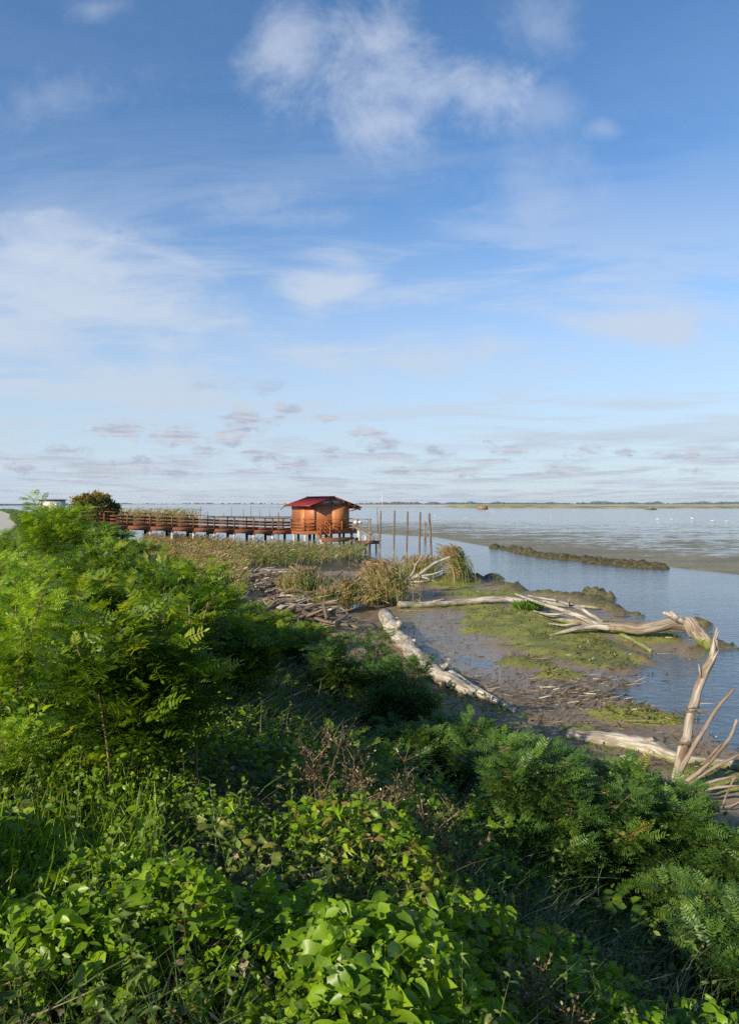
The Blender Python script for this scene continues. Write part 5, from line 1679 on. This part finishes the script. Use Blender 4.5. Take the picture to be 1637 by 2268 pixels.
def herbs():
    """upright leafy weeds and dead litter between the vines"""
    m_herb = leaf_mat("herb_leaves", [(0, (0.072, 0.120, 0.024)), (.6, (0.140, 0.200, 0.036)), (.9, (0.19, 0.22, 0.055)), (1, (0.24, 0.17, 0.07))], .34, 1.5)
    s = Soup()
    n_ = 620
    x, y = area(n_, 1.9, 7.5, -.66, .60)
    q = srel(x, y); ok = (q < .6) & (q > -1.2) & (fbm(x * 1.2, y * 1.2, 3, 301) > -.10)
    x, y = x[ok], y[ok]; n_ = len(x)
    b0 = ground_pts(x, y)
    L = rng.uniform(.18, .52, n_)
    d0 = norm(rng.normal(0, .22, (n_, 3)) * (1, 1, 0) + (0, 0, 1)); bn_ = rng.normal(0, .10, (n_, 3)) * L[:, None]
    tint = U01(n_)
    s.blades(b0, d0, L, np.full(n_, .006), bn_, tint * .5, segs=3)
    for k in range(15):
        t = np.clip(.25 + .75 * (k + U01(n_)) / 15, 0, 1)
        p = b0 + d0 * (L * t)[:, None] + bn_ * (t ** 2)[:, None]
        a = k * 2.4 + rng.normal(0, .4, n_)
        dr = np.stack([np.cos(a), np.sin(a), rng.uniform(-.3, .8, n_)], -1)
        w_ = np.arange(n_) % 3
        for j, T_ in enumerate((T_LANCE, T_OVAL, T_HEART2)):
            B = w_ == j
            s.leaves(T_, p[B], dr[B], norm(rng.normal(-.15, .4, (B.sum(), 3)) + (0, 0, .8)), rng.uniform(.03, .075, B.sum()) * (1.15 - .6 * t[B]), np.clip(tint[B] * .7 + rng.normal(0, .12, B.sum()) + .15 * t[B], 0, .93))
    tag(s.build("weeds", m_herb), kind='stuff')
    s = Soup(); n_ = 5200
    x, y = area(n_, 1.7, 8.0, -.66, .60); q = srel(x, y); ok = (q < .75) & (q > -1)
    x, y = x[ok], y[ok]; n_ = len(x)
    p = ground_pts(x, y, .01); p[:, 2] += U01(n_) ** 2 * .22
    a = U01(n_) * 6.283
    k = n_ // 2
    s.leaves(T_HEART3, p[:k], np.stack([np.cos(a), np.sin(a), rng.normal(0, .4, n_)], -1)[:k], norm(rng.normal(0, .7, (k, 3)) + (0, 0, .8)), rng.uniform(.02, .05, k), U01(k))
    m_ = n_ - k
    s.blades(p[k:], norm(np.stack([np.cos(a), np.sin(a), rng.uniform(-.05, .7, n_)], -1)[k:]), rng.uniform(.08, .34, m_), rng.uniform(.002, .005, m_), rng.normal(0, .05, (m_, 3)), U01(m_), segs=3)
    tag(s.build("dead_litter", leaf_mat("litter", [(0, (0.055, 0.036, 0.020)), (.6, (0.14, 0.095, 0.050)), (1, (0.34, 0.27, 0.16))], .15, 1.1)), kind='stuff')


herbs()


def old_leaves():
    """broad tired leaves, olive and yellow"""
    s = Soup()
    for (a, c, r, n_) in ((600, 1930, 150, 30), (440, 1900, 90, 14), (720, 1960, 90, 22), (900, 2180, 90, 18), (1080, 2190, 90, 16), (850, 2120, 60, 10), (560, 2010, 80, 12), (1010, 2020, 120, 22), (120, 1850, 90, 6)):
        D = 1.9 * F / (c - HOR); D = 1575 * (4 - H1((a - CX) / F * D, D) - .2) / (c - HOR)
        x = (a - CX) / F * D + rng.normal(0, r / F * D * .6, n_); y = D + rng.normal(0, .25, n_)
        p = ground_pts(x, y, 0); p[:, 2] += rng.uniform(.08, .32, n_)
        t = U01(n_) * 6.283
        s.leaves(T_HEART2 if r > 85 else T_LANCE, p, norm(np.stack([np.cos(t), np.sin(t), rng.uniform(-.9, .3, n_)], -1)), norm(np.stack([rng.normal(-.4, .5, n_), rng.normal(-.5, .5, n_), np.full(n_, .5)], -1)), rng.uniform(.04, .085, n_), U01(n_) * .85)
    tag(s.build("broad_leaves", leaf_mat("tired_leaves", [(0, (0.085, 0.125, 0.025)), (.7, (0.150, 0.175, 0.035)), (.92, (0.24, 0.22, 0.05)), (1, (0.19, 0.11, 0.035))], .28, 1.3, .4)), kind='stuff')


old_leaves()


def slope_cover():
    s = Soup()
    n_ = 20000
    x, y = area(n_, 4.5, 34, -.62, .56)
    q = srel(x, y)
    ok = (q > .02) & (q < .93)
    x, y, q = x[ok], y[ok], q[ok]; m_ = len(x)
    p = ground_pts(x, y, 0); p[:, 2] += rng.uniform(.02, .30, m_) * (.4 + fbm(x * 1.1, y * 1.1, 3, 221) + .5)
    a = U01(m_) * 6.283
    dr = norm(np.stack([np.cos(a), np.sin(a), rng.uniform(0, 1.0, m_)], -1)); up = norm(rng.normal(0, .5, (m_, 3)) + (-.2, -.3, 1))
    k = rng.integers(0, 3, m_)
    rv = np.clip(U01(m_) * .7 + .5 * fbm(x * .7, y * .7, 3, 223), 0, 1)
    big = 1 + np.clip((y - 10) / 25, 0, 1)
    s.leaves(T_LOW, p[k == 0], dr[k == 0], up[k == 0], rng.uniform(.10, .18, (k == 0).sum()) * big[k == 0], rv[k == 0])
    s.leaves(T_OVAL, p[k > 0], dr[k > 0], up[k > 0], rng.uniform(.04, .10, (k > 0).sum()) * big[k > 0], rv[k > 0])
    tag(s.build("undergrowth", m_bush), kind='stuff')
    # thin bluish grass on the shaded slope
    s = Soup()
    for (x0, y0, sx, sy, n2, L0) in ((-.95, 7.0, .6, 1.0, 1300, .55), (-.4, 8.6, .7, 1.0, 1300, .5), (.55, 4.6, .45, .5, 900, .45), (1.0, 4.2, .5, .5, 900, .42), (1.5, 3.9, .5, .6, 900, .45), (-1.6, 9.8, .8, 1.2, 900, .5), (1.9, 3.4, .5, .5, 600, .4), (-.2, 6.2, .6, .6, 700, .4)):
        x = rng.normal(x0, sx, n2); y = rng.normal(y0, sy, n2)
        L = rng.uniform(.5, 1.1, n2) * L0
        b2 = np.stack([rng.normal(.25, .3, n2), rng.normal(0, .3, n2), -rng.uniform(.1, .5, n2)], -1) * L[:, None]
        s.blades(ground_pts(x, y), norm(rng.normal(0, .22, (n2, 3)) + (0, 0, 1)), L, rng.uniform(.004, .008, n2), b2, U01(n2), segs=4, tip=.05)
    tag(s.build("grass", m_bgrass), kind='stuff')
    # sunny crest
    s = Soup(); n_ = 16000
    x, y = area(n_, 2.5, 70, -.70, -.30)
    q = srel(x, y); ok = (q < .12) & (x > crest(y) - 4.9)
    x, y = x[ok], y[ok]; m_ = len(x)
    f = 1 + np.clip((y - 8) / 25, 0, 2)
    p = ground_pts(x, y, 0)
    L = rng.uniform(.12, .34, m_) * np.minimum(f, 1.5)
    s.blades(p, norm(rng.normal(0, .35, (m_, 3)) + (0, 0, 1)), L, rng.uniform(.006, .014, m_) * f, rng.normal(0, .2, (m_, 3)) * L[:, None] * (1, 1, .4), rng.uniform(.2, .8, m_), segs=2, tip=.1)
    k = rng.choice(m_, m_ // 2, replace=False)
    a = U01(len(k)) * 6.283
    s.leaves(T_OVAL, p[k] + np.stack([0 * a, 0 * a, rng.uniform(.03, .22, len(k))], -1), np.stack([np.cos(a), np.sin(a), rng.uniform(-.3, .5, len(k))], -1), norm(rng.normal(0, .5, (len(k), 3)) + (-.3, -.3, 1)), rng.uniform(.04, .09, len(k)) * f[k], rng.uniform(.2, .8, len(k)))
    tag(s.build("crest_grass", m_bright), kind='stuff')
    # short turf beside the road
    s = Soup(); n_ = 9000
    y = np.exp(rng.uniform(math.log(25), math.log(190), n_)); x = crest(y) + rng.uniform(-4.9, -1.0, n_)
    L = rng.uniform(.1, .25, n_) * np.minimum(2, 1 + y / 60)
    s.blades(ground_pts(x, y), norm(rng.normal(0, .3, (n_, 3)) + (0, 0, 1)), L, .012 * y / 25 * np.ones(n_), rng.normal(0, .1, (n_, 3)) * L[:, None], rng.uniform(0, .9, n_), segs=1, tip=.2)
    tag(s.build("grass", m_grass), kind='stuff')


slope_cover()


# dry weeds
def weed(label, px_, D, h, nb, spread):
    x = (px_ - CX) / F * D; z = H1(x, D)
    e = empty("dry_weed", (x, D, z), 0, label, "dry weed", "dried weeds among the vines")
    s = Soup(); sp = Soup()
    for k in range(nb):
        a = rng.uniform(0, 6.28); tilt = rng.uniform(.05, .38) * spread
        d0 = norm(np.array((math.cos(a) * tilt, math.sin(a) * tilt, 1.0))); L = h * rng.uniform(.48, .88)
        b0 = rng.normal(0, .06, 3) * L
        base = rng.normal(0, .03, 3) * (1, 1, 0)
        for w2 in range(2):
            s.blades(base[None], d0[None], np.array([L]), np.array([.007]), b0[None], np.array([rng.uniform(.2, .9)]), segs=5, tip=.35)
        n2 = 12
        t = rng.uniform(.35, 1.0, n2)
        p = base + d0 * (L * t)[:, None] + b0 * (t ** 2)[:, None]
        aa = U01(n2) * 6.283
        d2 = norm(np.stack([np.cos(aa), np.sin(aa), rng.uniform(.5, 1.6, n2)], -1)); L2_ = L * rng.uniform(.10, .28, n2)
        s.blades(p, d2, L2_, np.full(n2, .0035), np.zeros((n2, 3)), U01(n2), segs=2, tip=.5)
        tips = p + d2 * L2_[:, None]
        t3 = np.repeat(tips, 5, 0) - np.repeat(d2, 5, 0) * (U01(n2 * 5) * .6)[:, None] * np.repeat(L2_, 5)[:, None]
        d3 = norm(np.repeat(d2, 5, 0) + rng.normal(0, .7, (n2 * 5, 3)))
        s.blades(t3, d3, np.full(n2 * 5, .025), np.full(n2 * 5, .0025), np.zeros((n2 * 5, 3)), U01(n2 * 5), segs=1)
        sp.leaves(T_OVAL, t3 + d3 * .02, d3, rng.normal(size=(n2 * 5, 3)), rng.uniform(.010, .022, n2 * 5), U01(n2 * 5))
    s.build("stems", m_dryweed, e); tag(sp.build("seed_heads", m_seed, e), kind='stuff')


weed("tall dry brown weed at the left of the central dry patch", 705, 4.55, .78, 6, .8)
weed("dry brown weed just right of the leftmost one in the central patch", 770, 4.7, .66, 5, 1)
weed("bushy dry weed in the middle of the central dry patch", 850, 4.5, .66, 6, 1)
weed("pale branching dry weed with whitish seed heads", 965, 4.35, .72, 7, .9)
weed("short dry weed at the right of the central dry patch", 1010, 4.3, .48, 5, 1.2)
weed("dry weed at the back of the central dry patch", 905, 4.9, .62, 5, 1)
weed("dry brown weed with dense seed heads at the bottom right", 1190, 2.95, .50, 5, .5)
weed("small dry weed at the bottom right corner", 1385, 2.75, .34, 4, .8)
weed("thin dry weed right of the dense one at the bottom", 1275, 2.85, .40, 3, .6)
for lab, q in (("long pale dry stalk leaning at the bottom centre", [(932, 2115, 2.75), (955, 2185, 2.6), (985, 2275, 2.45)]), ("short dry stalk crossing the grass at the bottom centre", [(850, 2215, 2.5), (885, 2275, 2.4)])):
    P_ = np.array([AT(*v) for v in q]); V, Fs, g = tube(catmull(P_ - P_[-1], 8), [.004] * 8, 5)
    o = mesh_obj("dry_stalk", V, Fs, m_dryweed, None, {'rnd': np.full(len(V), .95)}); o.location = P_[-1]
    tag(o, lab, "stalk")
# washed-up scrap
q = G(724, 1364, .3)
V, Fs, g = tube(catmull([(-.16, 0, 0), (-.05, .05, .06), (.06, -.02, .02), (.2, .04, .07)], 12), [.03, .07, .05, .08, .07, .05, .08, .06, .03, .05, .03, .01], 9, .8, 4)
o = mesh_obj("plastic_scrap", V, Fs, m_white, None, {'grain': g}); o.location = (q[0], q[1], H1(q[0], q[1]) + .28)
tag(o, "crumpled white plastic scrap caught in the driftwood tangle", "litter")
